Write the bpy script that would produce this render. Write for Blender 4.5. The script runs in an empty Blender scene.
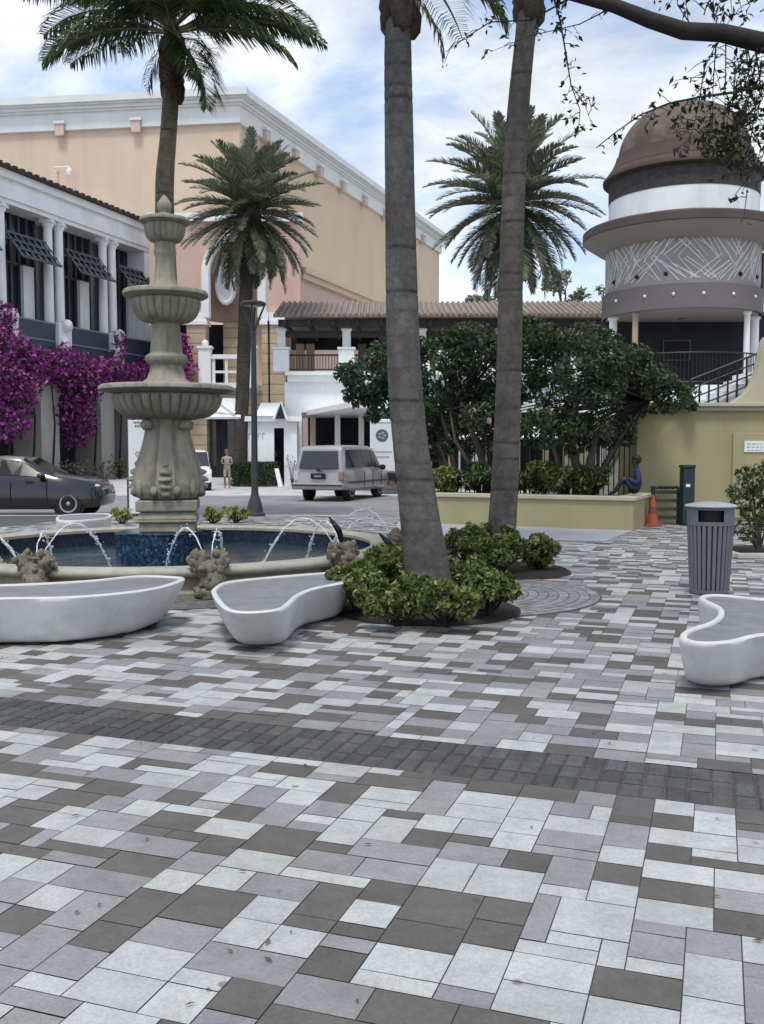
import bpy, bmesh, math, random
import numpy as np
from mathutils import Vector, Matrix, noise
R = math.radians
rng = random.Random(7)
scene = bpy.context.scene
COL = scene.collection

# ------------------------------------------------------------------ camera geometry
F, H = 970.0, 1.6
PT = math.atan(62 / F)
CP, SP = math.cos(PT), math.sin(PT)
def ray(px, py):
    u = (px - 382) / F; v = -(py - 512) / F
    return Vector((u, CP + v * SP, -SP + v * CP))
def G(px, py, z=0.0):
    d = ray(px, py); t = (z - H) / d.z
    return Vector((d.x * t, d.y * t, z))
def AY(px, py, y):
    d = ray(px, py); t = y / d.y
    return Vector((d.x * t, y, H + d.z * t))
def dist(py, z=0.0): return G(382, py, z).y
ANG = R(19.1)
AX = Vector((math.sin(ANG), math.cos(ANG), 0)); BX = Vector((math.cos(ANG), -math.sin(ANG), 0))

class Frame:
    """vertical plane through p0; s runs along the direction ang (from +Y towards +X); d runs to the left of s"""
    def __init__(self, p0, ang):
        self.p0 = Vector((p0[0], p0[1], 0)); self.e = Vector((math.sin(ang), math.cos(ang), 0))
        self.n = Vector((-math.cos(ang), math.sin(ang), 0))
    def hit(self, px, py, d=0.0):
        r = ray(px, py); o = self.p0 + self.n * d
        t = self.n.dot(o) / self.n.dot(r)
        p = Vector((0, 0, H)) + r * t
        return (p - o).dot(self.e), p.z
    def w(self, s, d, z):
        return self.p0 + self.e * s + self.n * d + Vector((0, 0, z))

# ------------------------------------------------------------------ object helpers
def wloc(o):
    v = Vector((0, 0, 0))
    while o is not None:
        v += o.location; o = o.parent
    return v
def tag(o, label=None, cat=None, group=None, kind=None):
    if label: o['label'] = label
    if cat: o['category'] = cat
    if group: o['group'] = group
    if kind: o['kind'] = kind
    return o
def thing(name, label, cat, loc=(0, 0, 0), group=None):
    o = bpy.data.objects.new(name, None); COL.objects.link(o); o.location = loc
    o.empty_display_size = 0.2
    return tag(o, label, cat, group)

class MB:
    def __init__(self, fr=None): self.v = []; self.f = []; self.fr = fr; self.col = None; self.mi = None
    def pt(self, p):
        if self.fr is not None: p = self.fr.w(*p)
        self.v.append((p[0], p[1], p[2])); return len(self.v) - 1
    def face(self, pts):
        self.f.append([self.pt(p) for p in pts])
    def box(self, x0, x1, y0, y1, z0, z1):
        b = len(self.v)
        for z in (z0, z1):
            for (x, y) in ((x0, y0), (x1, y0), (x1, y1), (x0, y1)): self.pt((x, y, z))
        for q in ((0, 3, 2, 1), (4, 5, 6, 7), (0, 1, 5, 4), (1, 2, 6, 5), (2, 3, 7, 6), (3, 0, 4, 7)):
            self.f.append([b + i for i in q])
        return self
    def prism(self, poly, z0, z1):
        b = len(self.v); n = len(poly)
        for z in (z0, z1):
            for p in poly: self.pt((p[0], p[1], z))
        self.f.append([b + i for i in range(n)][::-1]); self.f.append([b + n + i for i in range(n)])
        for i in range(n):
            j = (i + 1) % n
            self.f.append([b + i, b + j, b + n + j, b + n + i])
        return self
    def hexa(self, p8):
        """bottom four then top four corners"""
        b = len(self.v)
        for p in p8: self.pt(p)
        for q in ((0, 3, 2, 1), (4, 5, 6, 7), (0, 1, 5, 4), (1, 2, 6, 5), (2, 3, 7, 6), (3, 0, 4, 7)):
            self.f.append([b + i for i in q])
        return self
    def loft(self, rings, caps=True, closed=True):
        b = len(self.v); n = len(rings[0])
        for r in rings:
            for p in r: self.pt(p)
        for i in range(len(rings) - 1):
            for j in range(n if closed else n - 1):
                k = (j + 1) % n
                self.f.append([b + i * n + j, b + i * n + k, b + (i + 1) * n + k, b + (i + 1) * n + j])
        if caps and closed:
            self.f.append([b + j for j in range(n)][::-1]); self.f.append([b + (len(rings) - 1) * n + j for j in range(n)])
        return self
    def lathe(self, prof, seg=32, c=(0, 0), rf=None, caps=True, a0=0.0, a1=None):
        full = a1 is None
        n = seg if full else seg + 1
        tot = 2 * math.pi if full else a1 - a0
        rings = []
        for k, (r, z) in enumerate(prof):
            ring = []
            for i in range(n):
                a = a0 + tot * i / seg
                rr = rf(r, z, a, k) if rf else r
                ring.append((c[0] + rr * math.cos(a), c[1] + rr * math.sin(a), z))
            rings.append(ring)
        return self.loft(rings, caps and full, full)
    def tube(self, pts, rad, seg=8, caps=True):
        pts = [Vector(p) for p in pts]
        if not hasattr(rad, '__len__'): rad = [rad] * len(pts)
        rings = []; up = Vector((0, 0, 1)); prev = None
        for i, p in enumerate(pts):
            t = (pts[min(i + 1, len(pts) - 1)] - pts[max(i - 1, 0)])
            t = t.normalized() if t.length > 1e-9 else Vector((0, 0, 1))
            if prev is None:
                a = up if abs(t.dot(up)) < 0.9 else Vector((1, 0, 0))
                u = t.cross(a).normalized()
            else:
                u = prev - t * prev.dot(t)
                u = u.normalized() if u.length > 1e-6 else t.orthogonal().normalized()
            prev = u; w = t.cross(u)
            rings.append([p + (u * math.cos(2 * math.pi * j / seg) + w * math.sin(2 * math.pi * j / seg)) * rad[i] for j in range(seg)])
        return self.loft(rings, caps)
    def lump(self, c, r, amp=0.25, freq=3.0, sub=3, seed=0.0, ridges=0):
        bm = bmesh.new(); bmesh.ops.create_icosphere(bm, subdivisions=sub, radius=1.0)
        b = len(self.v)
        if not hasattr(r, '__len__'): r = (r, r, r)
        for v in bm.verts:
            p = v.co.copy()
            k = 1 + amp * noise.noise(p * freq + Vector((seed, seed * 1.7, -seed)))
            k += amp * .5 * noise.noise(p * freq * 2.7 + Vector((seed, 0, seed)))
            if ridges: k += 0.12 * abs(math.sin(ridges * math.atan2(p.x, p.z + .6)))
            self.pt((c[0] + p.x * k * r[0], c[1] + p.y * k * r[1], c[2] + p.z * k * r[2]))
        for f in bm.faces: self.f.append([b + v.index for v in f.verts])
        bm.free(); return self
    def build(self, name, m, parent=None, smooth=False, angle=35, label=None, cat=None, group=None, kind=None, bevel=0.0, loc=None):
        off = wloc(parent) if parent is not None else (Vector(loc) if loc is not None else Vector((0, 0, 0)))
        me = bpy.data.meshes.new(name)
        vs = [(v[0] - off.x, v[1] - off.y, v[2] - off.z) for v in self.v]
        me.from_pydata(vs, [], self.f)
        ms = m if isinstance(m, (list, tuple)) else [m]
        for q in ms: me.materials.append(q)
        if self.mi: me.polygons.foreach_set('material_index', self.mi)
        if self.col:
            ca = me.color_attributes.new('Col', 'FLOAT_COLOR', 'POINT')
            ca.data.foreach_set('color', np.array(self.col, dtype=np.float32).ravel())
        if smooth:
            me.polygons.foreach_set('use_smooth', [True] * len(me.polygons))
            if angle < 180: me.set_sharp_from_angle(angle=R(angle))
        me.update()
        o = bpy.data.objects.new(name, me); COL.objects.link(o)
        if parent is not None: o.parent = parent
        elif loc is not None: o.location = loc
        if bevel:
            bv = o.modifiers.new('Bevel', 'BEVEL'); bv.width = bevel; bv.segments = 2; bv.limit_method = 'ANGLE'; bv.angle_limit = R(40)
        return tag(o, label, cat, group, kind)

def clone(root, loc, rz=0.0, label=None, group=None, scale=1.0):
    def cp(o, par):
        c = o.copy(); COL.objects.link(c); c.parent = par
        for ch in list(o.children): cp(ch, c)
        return c
    c = cp(root, None); c.location = loc; c.rotation_euler = (0, 0, rz); c.scale = (scale,) * 3
    if label: c['label'] = label
    if group: c['group'] = group
    return c

# ------------------------------------------------------------------ materials
def _tree(name):
    m = bpy.data.materials.new(name); m.use_nodes = True
    nt = m.node_tree; return m, nt, nt.nodes['Principled BSDF']
def N(nt, t, **kw):
    n = nt.nodes.new(t)
    for k, v in kw.items():
        if k in n.inputs: n.inputs[k].default_value = v
        else: setattr(n, k, v)
    return n
def mixc(nt, fac, a, b, mode='MIX'):
    n = nt.nodes.new('ShaderNodeMix'); n.data_type = 'RGBA'; n.blend_type = mode
    for i, v in ((0, fac), (6, a), (7, b)):
        if isinstance(v, bpy.types.NodeSocket): nt.links.new(v, n.inputs[i])
        else: n.inputs[i].default_value = v if i == 0 else (*v[:3], 1)
    return n.outputs[2]
def ramp(nt, src, stops):
    n = nt.nodes.new('ShaderNodeValToRGB')
    while len(n.color_ramp.elements) < len(stops): n.color_ramp.elements.new(0.5)
    for e, (p, c) in zip(n.color_ramp.elements, stops):
        e.position = p; e.color = (c, c, c, 1) if not hasattr(c, '__len__') else (*c[:3], 1)
    nt.links.new(src, n.inputs[0]); return n.outputs[0]
def pos(nt):
    return nt.nodes.new('ShaderNodeNewGeometry').outputs['Position']
def noi(nt, vec, scale, detail=4, rough=.6):
    n = N(nt, 'ShaderNodeTexNoise', Scale=scale, Detail=detail, Roughness=rough)
    nt.links.new(vec, n.inputs['Vector']); return n.outputs['Fac']
def bump(nt, bs, h, strength, distance=.02):
    b = N(nt, 'ShaderNodeBump', Strength=strength, Distance=distance)
    nt.links.new(h, b.inputs['Height']); nt.links.new(b.outputs[0], bs.inputs['Normal'])
def mul(c, k): return tuple(min(1, x * k) for x in c[:3])
def pm(name, base, rough=.6, var=.18, scale=3.0, bmp=0.15, bscale=40, metal=0.0, stain=None, stain_amt=.4, spec=.4, coat=0.0, streak=False):
    m, nt, bs = _tree(name)
    p = pos(nt)
    f = noi(nt, p, scale, 5)
    c = mixc(nt, ramp(nt, f, [(.3, 0.0), (.7, 1.0)]), mul(base, 1 - var), mul(base, 1 + var))
    if stain:
        mp = N(nt, 'ShaderNodeMapping'); nt.links.new(p, mp.inputs['Vector'])
        mp.inputs['Scale'].default_value = (1, 1, .12) if streak else (1, 1, 1)
        g = noi(nt, mp.outputs[0], scale * 1.7, 6, .7)
        k = nt.nodes.new('ShaderNodeMath'); k.operation = 'MULTIPLY'; k.inputs[1].default_value = stain_amt
        nt.links.new(ramp(nt, g, [(.48, 0.0), (.72, 1.0)]), k.inputs[0])
        c = mixc(nt, k.outputs[0], c, stain)
    nt.links.new(c, bs.inputs['Base Color'])
    bs.inputs['Roughness'].default_value = rough; bs.inputs['Metallic'].default_value = metal
    bs.inputs['Specular IOR Level'].default_value = spec; bs.inputs['Coat Weight'].default_value = coat
    if bmp: bump(nt, bs, noi(nt, p, bscale, 4), bmp, .01)
    return m
def leafmat(name, a, b, c=None, trans=.25, rough=.5):
    m, nt, bs = _tree(name)
    g = nt.nodes.new('ShaderNodeNewGeometry')
    stops = [(0.0, a), (.65, b)] + ([(1.0, c)] if c else [])
    col = ramp(nt, g.outputs['Random Per Island'], stops)
    nt.links.new(col, bs.inputs['Base Color']); bs.inputs['Roughness'].default_value = rough
    bs.inputs['Specular IOR Level'].default_value = .35
    tr = nt.nodes.new('ShaderNodeBsdfTranslucent'); nt.links.new(col, tr.inputs['Color'])
    mx = nt.nodes.new('ShaderNodeMixShader'); mx.inputs[0].default_value = trans
    nt.links.new(bs.outputs[0], mx.inputs[1]); nt.links.new(tr.outputs[0], mx.inputs[2])
    nt.links.new(mx.outputs[0], nt.nodes['Material Output'].inputs['Surface'])
    return m
def colmat(name, rough=.55, speck=.26, sscale=90, stain=.15, bmp=.2, spec=.35):
    """colour from the vertex attribute Col, with grain"""
    m, nt, bs = _tree(name)
    at = nt.nodes.new('ShaderNodeAttribute'); at.attribute_name = 'Col'
    p = pos(nt)
    g = noi(nt, p, sscale, 4, .75)
    c = mixc(nt, 1.0, at.outputs['Color'], ramp(nt, g, [(.3, 1 - speck), (.7, 1 + speck * .4)]), 'MULTIPLY')
    c = mixc(nt, 1.0, c, ramp(nt, noi(nt, p, .9, 6, .65), [(.35, 1 - stain), (.62, 1.0)]), 'MULTIPLY')
    c = mixc(nt, 1.0, c, ramp(nt, noi(nt, p, 7, 5, .7), [(.33, 1 - stain * 1.3), (.6, 1.0)]), 'MULTIPLY')
    c = mixc(nt, ramp(nt, noi(nt, p, 3.1, 7, .6), [(.66, 0.0), (.74, .4)]), c, (.10, .095, .09))
    vo = N(nt, 'ShaderNodeTexVoronoi', Scale=3.3); nt.links.new(p, vo.inputs['Vector'])          # gum spots and drips
    c = mixc(nt, ramp(nt, vo.outputs['Distance'], [(.045, .6), (.075, 0.0)]), c, (.075, .07, .065))
    st = N(nt, 'ShaderNodeMapping', Scale=(1.0, .35, 1.0)); nt.links.new(p, st.inputs['Vector'])
    c = mixc(nt, ramp(nt, noi(nt, st.outputs[0], 16, 6, .75), [(.58, 0.0), (.78, .30)]), c, (.16, .15, .135))
    nt.links.new(c, bs.inputs['Base Color']); bs.inputs['Roughness'].default_value = rough
    bs.inputs['Specular IOR Level'].default_value = spec
    bump(nt, bs, g, bmp, .004)
    return m
def glassmat(name, base=(.02, .025, .03), rough=.06, spec=.6):
    m, nt, bs = _tree(name)
    p = pos(nt)
    nt.links.new(mixc(nt, noi(nt, p, 1.5, 3), mul(base, .6), mul(base, 1.5)), bs.inputs['Base Color'])
    bs.inputs['Roughness'].default_value = rough; bs.inputs['Specular IOR Level'].default_value = spec
    return m

M = {}
M['joint'] = pm('paving_joint', (.085, .082, .075), .9, .3, 6)
M['paver'] = colmat('paver_stone')
M['cobble'] = colmat('cobble_stone', .8, .3, 60, .25, .3)
M['asphalt'] = pm('asphalt', (.24, .24, .245), .9, .2, 1.2, .3, 60)
M['pier'] = pm('pier_stucco', (.42, .41, .38), .85, .08, 1.2, .1, 10, stain=(.28, .27, .25), stain_amt=.5, streak=True)
M['ground'] = pm('ground_concrete', (.22, .22, .215), .9, .15, .5, .2, 30)
M['pale_paving'] = pm('pale_paving', (.52, .52, .51), .85, .22, 1.3, .2, 30, stain=(.2, .2, .2), stain_amt=.5)
M['kerb'] = pm('kerb_concrete', (.40, .40, .39), .85, .15, 3)
M['soil'] = pm('soil', (.022, .016, .012), .95, .5, 12, .8, 25)
M['bench'] = pm('cast_concrete_white', (.58, .585, .575), .6, .06, 3.2, .25, 150, stain=(.38, .37, .35), stain_amt=.5)
M['slate'] = pm('bench_slate', (.19, .195, .205), .55, .18, 6, .1, 60)
M['rubber'] = pm('black_rubber', (.015, .015, .016), .8, .2, 5)
M['stone'] = pm('fountain_stone', (.285, .265, .20), .85, .18, 5, .5, 45, stain=(.10, .095, .062), stain_amt=.75, streak=True)
M['stone_rim'] = pm('fountain_rim_stone', (.36, .345, .28), .75, .14, 4, .3, 50, stain=(.2, .185, .13), stain_amt=.5)
M['coral'] = pm('carved_shell_stone', (.17, .148, .11), .9, .4, 16, .9, 35, stain=(.09, .08, .055), stain_amt=.6)
M['white_paint'] = pm('white_paint', (.80, .825, .84), .6, .06, .8, .08, 25, stain=(.5, .52, .53), stain_amt=.5, streak=True)
M['white_trim'] = pm('white_trim', (.78, .79, .78), .6, .06, 1.5, .05, 20)
M['cornice'] = pm('cornice_paint', (.66, .68, .67), .65, .05, .5, .05, 10, stain=(.48, .50, .50), stain_amt=.3, streak=True)
M['peach'] = pm('peach_stucco', (.62, .485, .375), .85, .05, .25, .1, 8, stain=(.50, .37, .28), stain_amt=.55, streak=True)
M['ochre'] = pm('ochre_stucco', (.62, .485, .345), .85, .05, .2, .1, 8, stain=(.50, .385, .27), stain_amt=.5, streak=True)
M['pink'] = pm('pink_stucco', (.58, .40, .34), .85, .06, .6, .1, 8, stain=(.55, .35, .28), stain_amt=.4, streak=True)
M['bracket'] = pm('salmon_bracket', (.56, .42, .37), .8, .1, 2)
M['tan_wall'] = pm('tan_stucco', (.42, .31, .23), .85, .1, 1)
M['yellow_wall'] = pm('yellow_stucco', (.345, .31, .17), .85, .06, .9, .15, 14, stain=(.27, .235, .135), stain_amt=.65, streak=True)
M['yellow_cap'] = pm('yellow_cap', (.44, .41, .29), .8, .07, 2, .1, 30)
M['roof_tile'] = pm('terracotta_tile', (.25, .20, .165), .85, .3, 3, .4, 12)
M['roof_dark'] = pm('dark_roof_tile', (.055, .045, .042), .8, .3, 4, .3, 12)
M['wood_dark'] = pm('dark_timber', (.035, .028, .026), .7, .3, 5)
M['navy'] = pm('navy_panel', (.035, .055, .085), .45, .15, 2)
M['navy_line'] = pm('slate_blue_rail', (.16, .20, .26), .5, .1, 2)
M['glass_dark'] = glassmat('dark_window_glass', (.012, .017, .026), .12, .35)
M['glass_shop'] = glassmat('shop_glass', (.055, .075, .065), .12, .5)
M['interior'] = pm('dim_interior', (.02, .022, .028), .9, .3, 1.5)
M['tower_grey'] = pm('tower_grey_stucco', (.30, .28, .27), .85, .1, 1, .3, 20)
M['tower_relief'] = pm('tower_relief', (.60, .58, .55), .8, .1, 3)
M['tower_band'] = pm('tower_plum_band', (.15, .128, .13), .75, .06, 1)
M['tower_eave'] = pm('tower_eave_brown', (.085, .066, .058), .75, .12, 2, stain=(.09, .07, .065), stain_amt=.5)
M['tower_soffit'] = pm('tower_soffit', (.27, .235, .21), .8, .06, 1)
M['dome'] = pm('weathered_dome', (.105, .077, .055), .75, .2, 1.4, .2, 20, stain=(.19, .18, .13), stain_amt=.8)
M['dome_trim'] = pm('dome_trim', (.072, .045, .036), .75, .15, 2)
M['dome_collar'] = pm('dome_collar', (.042, .036, .038), .7, .5, 7)
M['iron'] = pm('black_iron', (.012, .012, .014), .5, .2, 6)
M['post_metal'] = pm('grey_post_metal', (.055, .058, .062), .45, .12, 4, metal=.3)
M['can_grey'] = pm('bin_grey_paint', (.135, .138, .16), .5, .08, 6, .05, 60, metal=.0)
M['can_lid'] = pm('bin_lid_alloy', (.42, .43, .45), .4, .1, 6, .05, 60, metal=.4)
M['green_dark'] = pm('dark_green_paint', (.012, .033, .034), .5, .15, 4)
M['green_slat'] = pm('green_grey_timber', (.05, .06, .045), .8, .25, 6)
M['orange'] = pm('orange_plastic', (.30, .07, .03), .6, .1, 6)
M['sign_white'] = pm('sign_white', (.76, .78, .78), .5, .03, 2, 0)
M['ink'] = pm('sign_ink', (.10, .11, .12), .7, .1, 9, 0)
M['ink_pale'] = pm('sign_ink_pale', (.38, .40, .42), .7, .1, 9, 0)
M['bark_dark'] = pm('dark_bark', (.026, .022, .019), .9, .3, 12, .6, 30)
M['bark'] = pm('grey_bark', (.085, .07, .055), .9, .3, 9, .6, 30)
M['palm_trunk'] = colmat('palm_trunk', .9, .3, 35, .3, .6, .2)
M['palm_boot'] = pm('palm_fibre', (.065, .047, .034), .95, .5, 14, .8, 30)
M['rachis'] = pm('frond_stem', (.13, .14, .05), .6, .2, 5)
M['coco'] = leafmat('coconut_leaf', (.022, .05, .02), (.055, .105, .032), (.15, .17, .05), .3)
M['date'] = leafmat('date_palm_leaf', (.085, .105, .065), (.18, .215, .14), (.33, .36, .25), .25)
M['dry'] = leafmat('dry_leaf', (.09, .06, .03), (.16, .12, .06), None, .2)
M['tree'] = leafmat('tree_leaf', (.028, .055, .026), (.058, .098, .042), (.115, .16, .06), .3)
M['tree2'] = leafmat('tree_leaf_blue', (.024, .050, .027), (.050, .088, .042), (.10, .15, .06), .3)
M['oak'] = leafmat('oak_leaf', (.010, .018, .008), (.025, .04, .012), (.09, .11, .02), .25)
M['bush'] = leafmat('bush_leaf', (.04, .075, .02), (.115, .165, .04), (.38, .40, .14), .3, .4)
M['bush2'] = leafmat('yellow_bush_leaf', (.12, .14, .03), (.28, .30, .07), (.50, .50, .16), .25, .4)
M['bushd'] = leafmat('green_bush_leaf', (.025, .05, .018), (.065, .105, .035), (.17, .21, .07), .2, .4)
M['dryshrub'] = leafmat('dry_shrub_leaf', (.05, .055, .03), (.13, .13, .07), (.24, .22, .12), .2)
M['boug'] = leafmat('bougainvillea_bract', (.14, .024, .135), (.36, .06, .30), (.58, .18, .50), .4)
M['boug_green'] = leafmat('bougainvillea_leaf', (.014, .02, .014), (.035, .045, .022), None, .2)
M['skin'] = pm('skin', (.30, .17, .11), .6, .08, 9, 0)
M['skin_dark'] = pm('dark_skin', (.05, .028, .02), .55, .1, 9, 0)
M['hair'] = pm('dark_hair', (.014, .011, .01), .7, .2, 20)
M['hair_fair'] = pm('fair_hair', (.16, .10, .05), .7, .2, 20)
M['cloth_cream'] = pm('cream_cloth', (.36, .33, .27), .9, .3, 22)
M['cloth_blue'] = pm('blue_cloth', (.022, .034, .085), .9, .35, 12)
M['cloth_black'] = pm('black_cloth', (.014, .014, .018), .9, .25, 8)
M['car_dark'] = pm('graphite_car_paint', (.017, .016, .021), .22, .06, 2, 0, coat=.6, metal=.1)
M['van_silver'] = pm('champagne_car_paint', (.34, .33, .33), .35, .05, 2, 0, coat=.5, metal=.25)
M['car_white'] = pm('white_car_paint', (.70, .72, .74), .35, .05, 2, 0, coat=.5)
M['car_glass'] = glassmat('car_glass', (.015, .018, .02), .04, 1.0)
M['car_glass'].node_tree.nodes['Principled BSDF'].inputs['IOR'].default_value = 1.45
M['car_glass_dark'] = glassmat('dark_car_glass', (.012, .014, .016), .1, .25)
M['tyre'] = pm('tyre', (.014, .014, .014), .85, .2, 20)
M['rim'] = pm('alloy_rim', (.42, .42, .43), .35, .1, 9, 0, metal=.7)
M['red_lens'] = pm('red_lamp_lens', (.30, .17, .15), .3, .1, 9, 0)
M['clear_lens'] = pm('clear_lamp_lens', (.55, .55, .55), .2, .1, 9, 0)
M['plate'] = pm('dark_plate', (.03, .03, .035), .5, .2, 30, 0)
M['canvas_white'] = pm('white_canvas', (.78, .80, .81), .7, .05, 2, .1, 20)
M['shutter'] = pm('grey_shutter', (.075, .085, .095), .6, .1, 4)
M['maroon'] = pm('maroon_panel', (.16, .04, .035), .6, .1, 4)
M['plaza_concrete'] = pm('smooth_concrete', (.36, .37, .39), .8, .08, 1.5, .1, 40)
M['tv'] = glassmat('screen_glass', (.006, .006, .008), .4, .15)
M['bronze'] = pm('dark_bronze', (.02, .022, .022), .45, .3, 9, .2, 30, metal=.4)

def tilemat(name='blue_glass_tile', k=.8):
    m, nt, bs = _tree(name)
    p = pos(nt)
    v = N(nt, 'ShaderNodeTexVoronoi', Scale=30.0); v.distance = 'CHEBYCHEV'
    v.inputs['Randomness'].default_value = .35
    nt.links.new(p, v.inputs['Vector'])
    sep = nt.nodes.new('ShaderNodeSeparateColor'); nt.links.new(v.outputs['Color'], sep.inputs[0])
    c = ramp(nt, sep.outputs[0], [(0, (.005 * k, .016 * k, .036 * k)), (.5, (.012 * k, .042 * k, .085 * k)), (.85, (.026 * k, .08 * k, .14 * k)), (1, (.07 * k, .15 * k, .20 * k))])
    nt.links.new(c, bs.inputs['Base Color']); bs.inputs['Roughness'].default_value = .22
    return m
M['tile'] = tilemat()
M['tile_deep'] = tilemat('deep_teal_tile', .38)
def watermat():
    m, nt, bs = _tree('pool_water')
    bs.inputs['Base Color'].default_value = (.018, .045, .065, 1); bs.inputs['Specular IOR Level'].default_value = .35
    bs.inputs['Transmission Weight'].default_value = .35; bs.inputs['IOR'].default_value = 1.16
    bs.inputs['Roughness'].default_value = .16
    bump(nt, bs, noi(nt, pos(nt), 9, 4, .6), .5, .03)
    return m
M['water'] = watermat()
def spraymat():
    m, nt, bs = _tree('water_spray')
    bs.inputs['Base Color'].default_value = (.85, .88, .9, 1); bs.inputs['Roughness'].default_value = .15
    tr = nt.nodes.new('ShaderNodeBsdfTransparent'); mx = nt.nodes.new('ShaderNodeMixShader')
    nt.links.new(ramp(nt, noi(nt, pos(nt), 28, 3), [(.38, .25), (.6, .85)]), mx.inputs[0])
    nt.links.new(tr.outputs[0], mx.inputs[1]); nt.links.new(bs.outputs[0], mx.inputs[2])
    nt.links.new(mx.outputs[0], nt.nodes['Material Output'].inputs['Surface'])
    return m
M['spray'] = spraymat()
def stripemat():
    m, nt, bs = _tree('banded_stone')
    p = pos(nt); sep = nt.nodes.new('ShaderNodeSeparateXYZ'); nt.links.new(p, sep.inputs[0])
    mt = nt.nodes.new('ShaderNodeMath'); mt.operation = 'MULTIPLY'; mt.inputs[1].default_value = 1.0 / .62
    nt.links.new(sep.outputs['Z'], mt.inputs[0])
    fr = nt.nodes.new('ShaderNodeMath'); fr.operation = 'FRACT'; nt.links.new(mt.outputs[0], fr.inputs[0])
    c = ramp(nt, fr.outputs[0], [(0, (.26, .19, .12)), (.09, (.27, .2, .13)), (.12, (.47, .37, .24)), (1, (.50, .40, .27))])
    c = mixc(nt, 1.0, c, ramp(nt, noi(nt, p, 2, 4), [(.3, .8), (.7, 1.1)]), 'MULTIPLY')
    nt.links.new(c, bs.inputs['Base Color']); bs.inputs['Roughness'].default_value = .85
    return m
M['banded'] = stripemat()

# ------------------------------------------------------------------ vegetation helpers
def leaf_mesh(pts, size, seed=0, up=.35, aspect=2.2, outward=None, fold=.25):
    """pts: list of (position, outward dir); each leaf = folded pair of quads"""
    r = np.random.default_rng(seed); mb = MB(); n = len(pts)
    for p, o in pts:
        d = Vector(r.normal(size=3)); d.normalize()
        ax = (d + Vector(o) * .6 + Vector((0, 0, up * r.uniform(-1, 1)))).normalized()
        nn = Vector(r.normal(size=3)) * .7 + Vector((0, 0, .8)) + Vector(o) * .5
        sd = ax.cross(nn)
        if sd.length < 1e-4: continue
        sd.normalize(); nn = sd.cross(ax)
        L = size * r.uniform(.65, 1.35); W = L / aspect * .5
        p = Vector(p); a = p - ax * L * .5; b = p + ax * L * .5
        k = nn * (W * fold * 2)
        q = p - ax * L * .08
        i = len(mb.v)
        for t in (a, q + sd * W + k, b, q - sd * W + k): mb.v.append((t.x, t.y, t.z))
        mb.f.append([i, i + 1, i + 2]); mb.f.append([i, i + 2, i + 3])
    return mb
def clump_points(clumps, per, seed=0, shell=.45):
    r = np.random.default_rng(seed); out = []
    for (c, rad) in clumps:
        c = Vector(c)
        if not hasattr(rad, '__len__'): rad = (rad,) * 3
        vol = (rad[0] * rad[1] * rad[2]) ** (2 / 3)
        for _ in range(int(per * vol)):
            d = Vector(r.normal(size=3)); d.normalize()
            k = r.uniform(shell, 1.0) ** .6 * (1 + .18 * noise.noise(d * 3 + c * 2))
            out.append((c + Vector((d.x * rad[0] * k, d.y * rad[1] * k, d.z * rad[2] * k)), d))
    return out
def random_clumps(center, ext, n, rmin, rmax, seed):
    r = np.random.default_rng(seed); out = []
    for _ in range(n):
        d = Vector(r.normal(size=3)); d.normalize()
        k = r.uniform(.15, 1.0) ** .5
        rr = r.uniform(rmin, rmax)
        out.append((Vector(center) + Vector((d.x * max(ext[0] - rr, .05) * k, d.y * max(ext[1] - rr, .05) * k, d.z * max(ext[2] - rr, .05) * k)), (rr, rr, rr * .8)))
    return out
def frond(lm, sm, base, az, el, L, droop, leaf, n=46, wid=.03, hang=.5, srad=.03, vshape=.35, seed=0, fwd=.55):
    r = random.Random(seed); pts = []; p = Vector(base); steps = 14
    tw = r.uniform(-.25, .25)
    for i in range(steps + 1):
        pts.append(p.copy())
        e = el - droop * ((i / steps) ** 1.3)
        a = az + tw * (i / steps)
        p = p + Vector((math.cos(a) * math.cos(e), math.sin(a) * math.cos(e), math.sin(e))) * (L / steps)
    sm.tube(pts, [srad * (1 - .85 * i / steps) for i in range(steps + 1)], 5)
    for k in range(n):
        t = .14 + .86 * (k + .5) / n
        x = t * steps; i = min(int(x), steps - 1); q = pts[i].lerp(pts[i + 1], x - i)
        tg = (pts[i + 1] - pts[i]).normalized()
        side = tg.cross(Vector((0, 0, 1)))
        side = side.normalized() if side.length > .05 else Vector((math.sin(az), -math.cos(az), 0))
        nrm = side.cross(tg)
        ll = leaf * (math.sin(math.pi * min(1, .18 + t * .80)) ** .6) * r.uniform(.85, 1.1)
        for s in (-1, 1):
            d0 = (side * s * .8 + tg * fwd + nrm * vshape * r.uniform(.6, 1.4) + Vector((r.gauss(0, .08), r.gauss(0, .08), r.gauss(0, .06)))).normalized()
            a0 = q; a1 = q + d0 * ll * .5
            d1 = (d0 + Vector((0, 0, -hang * r.uniform(.7, 1.4)))).normalized()
            a2 = a1 + d1 * ll * .5
            w = tg.cross(d0).cross(d0)
            w = (tg * .8 + nrm * .3).normalized() * wid * .5
            j = len(lm.v)
            for t3 in (a0 - w * .5, a0 + w * .5, a1 + w, a1 - w, a2): lm.v.append((t3.x, t3.y, t3.z))
            lm.f.append([j, j + 1, j + 2, j + 3]); lm.f.append([j + 3, j + 2, j + 4])
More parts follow.
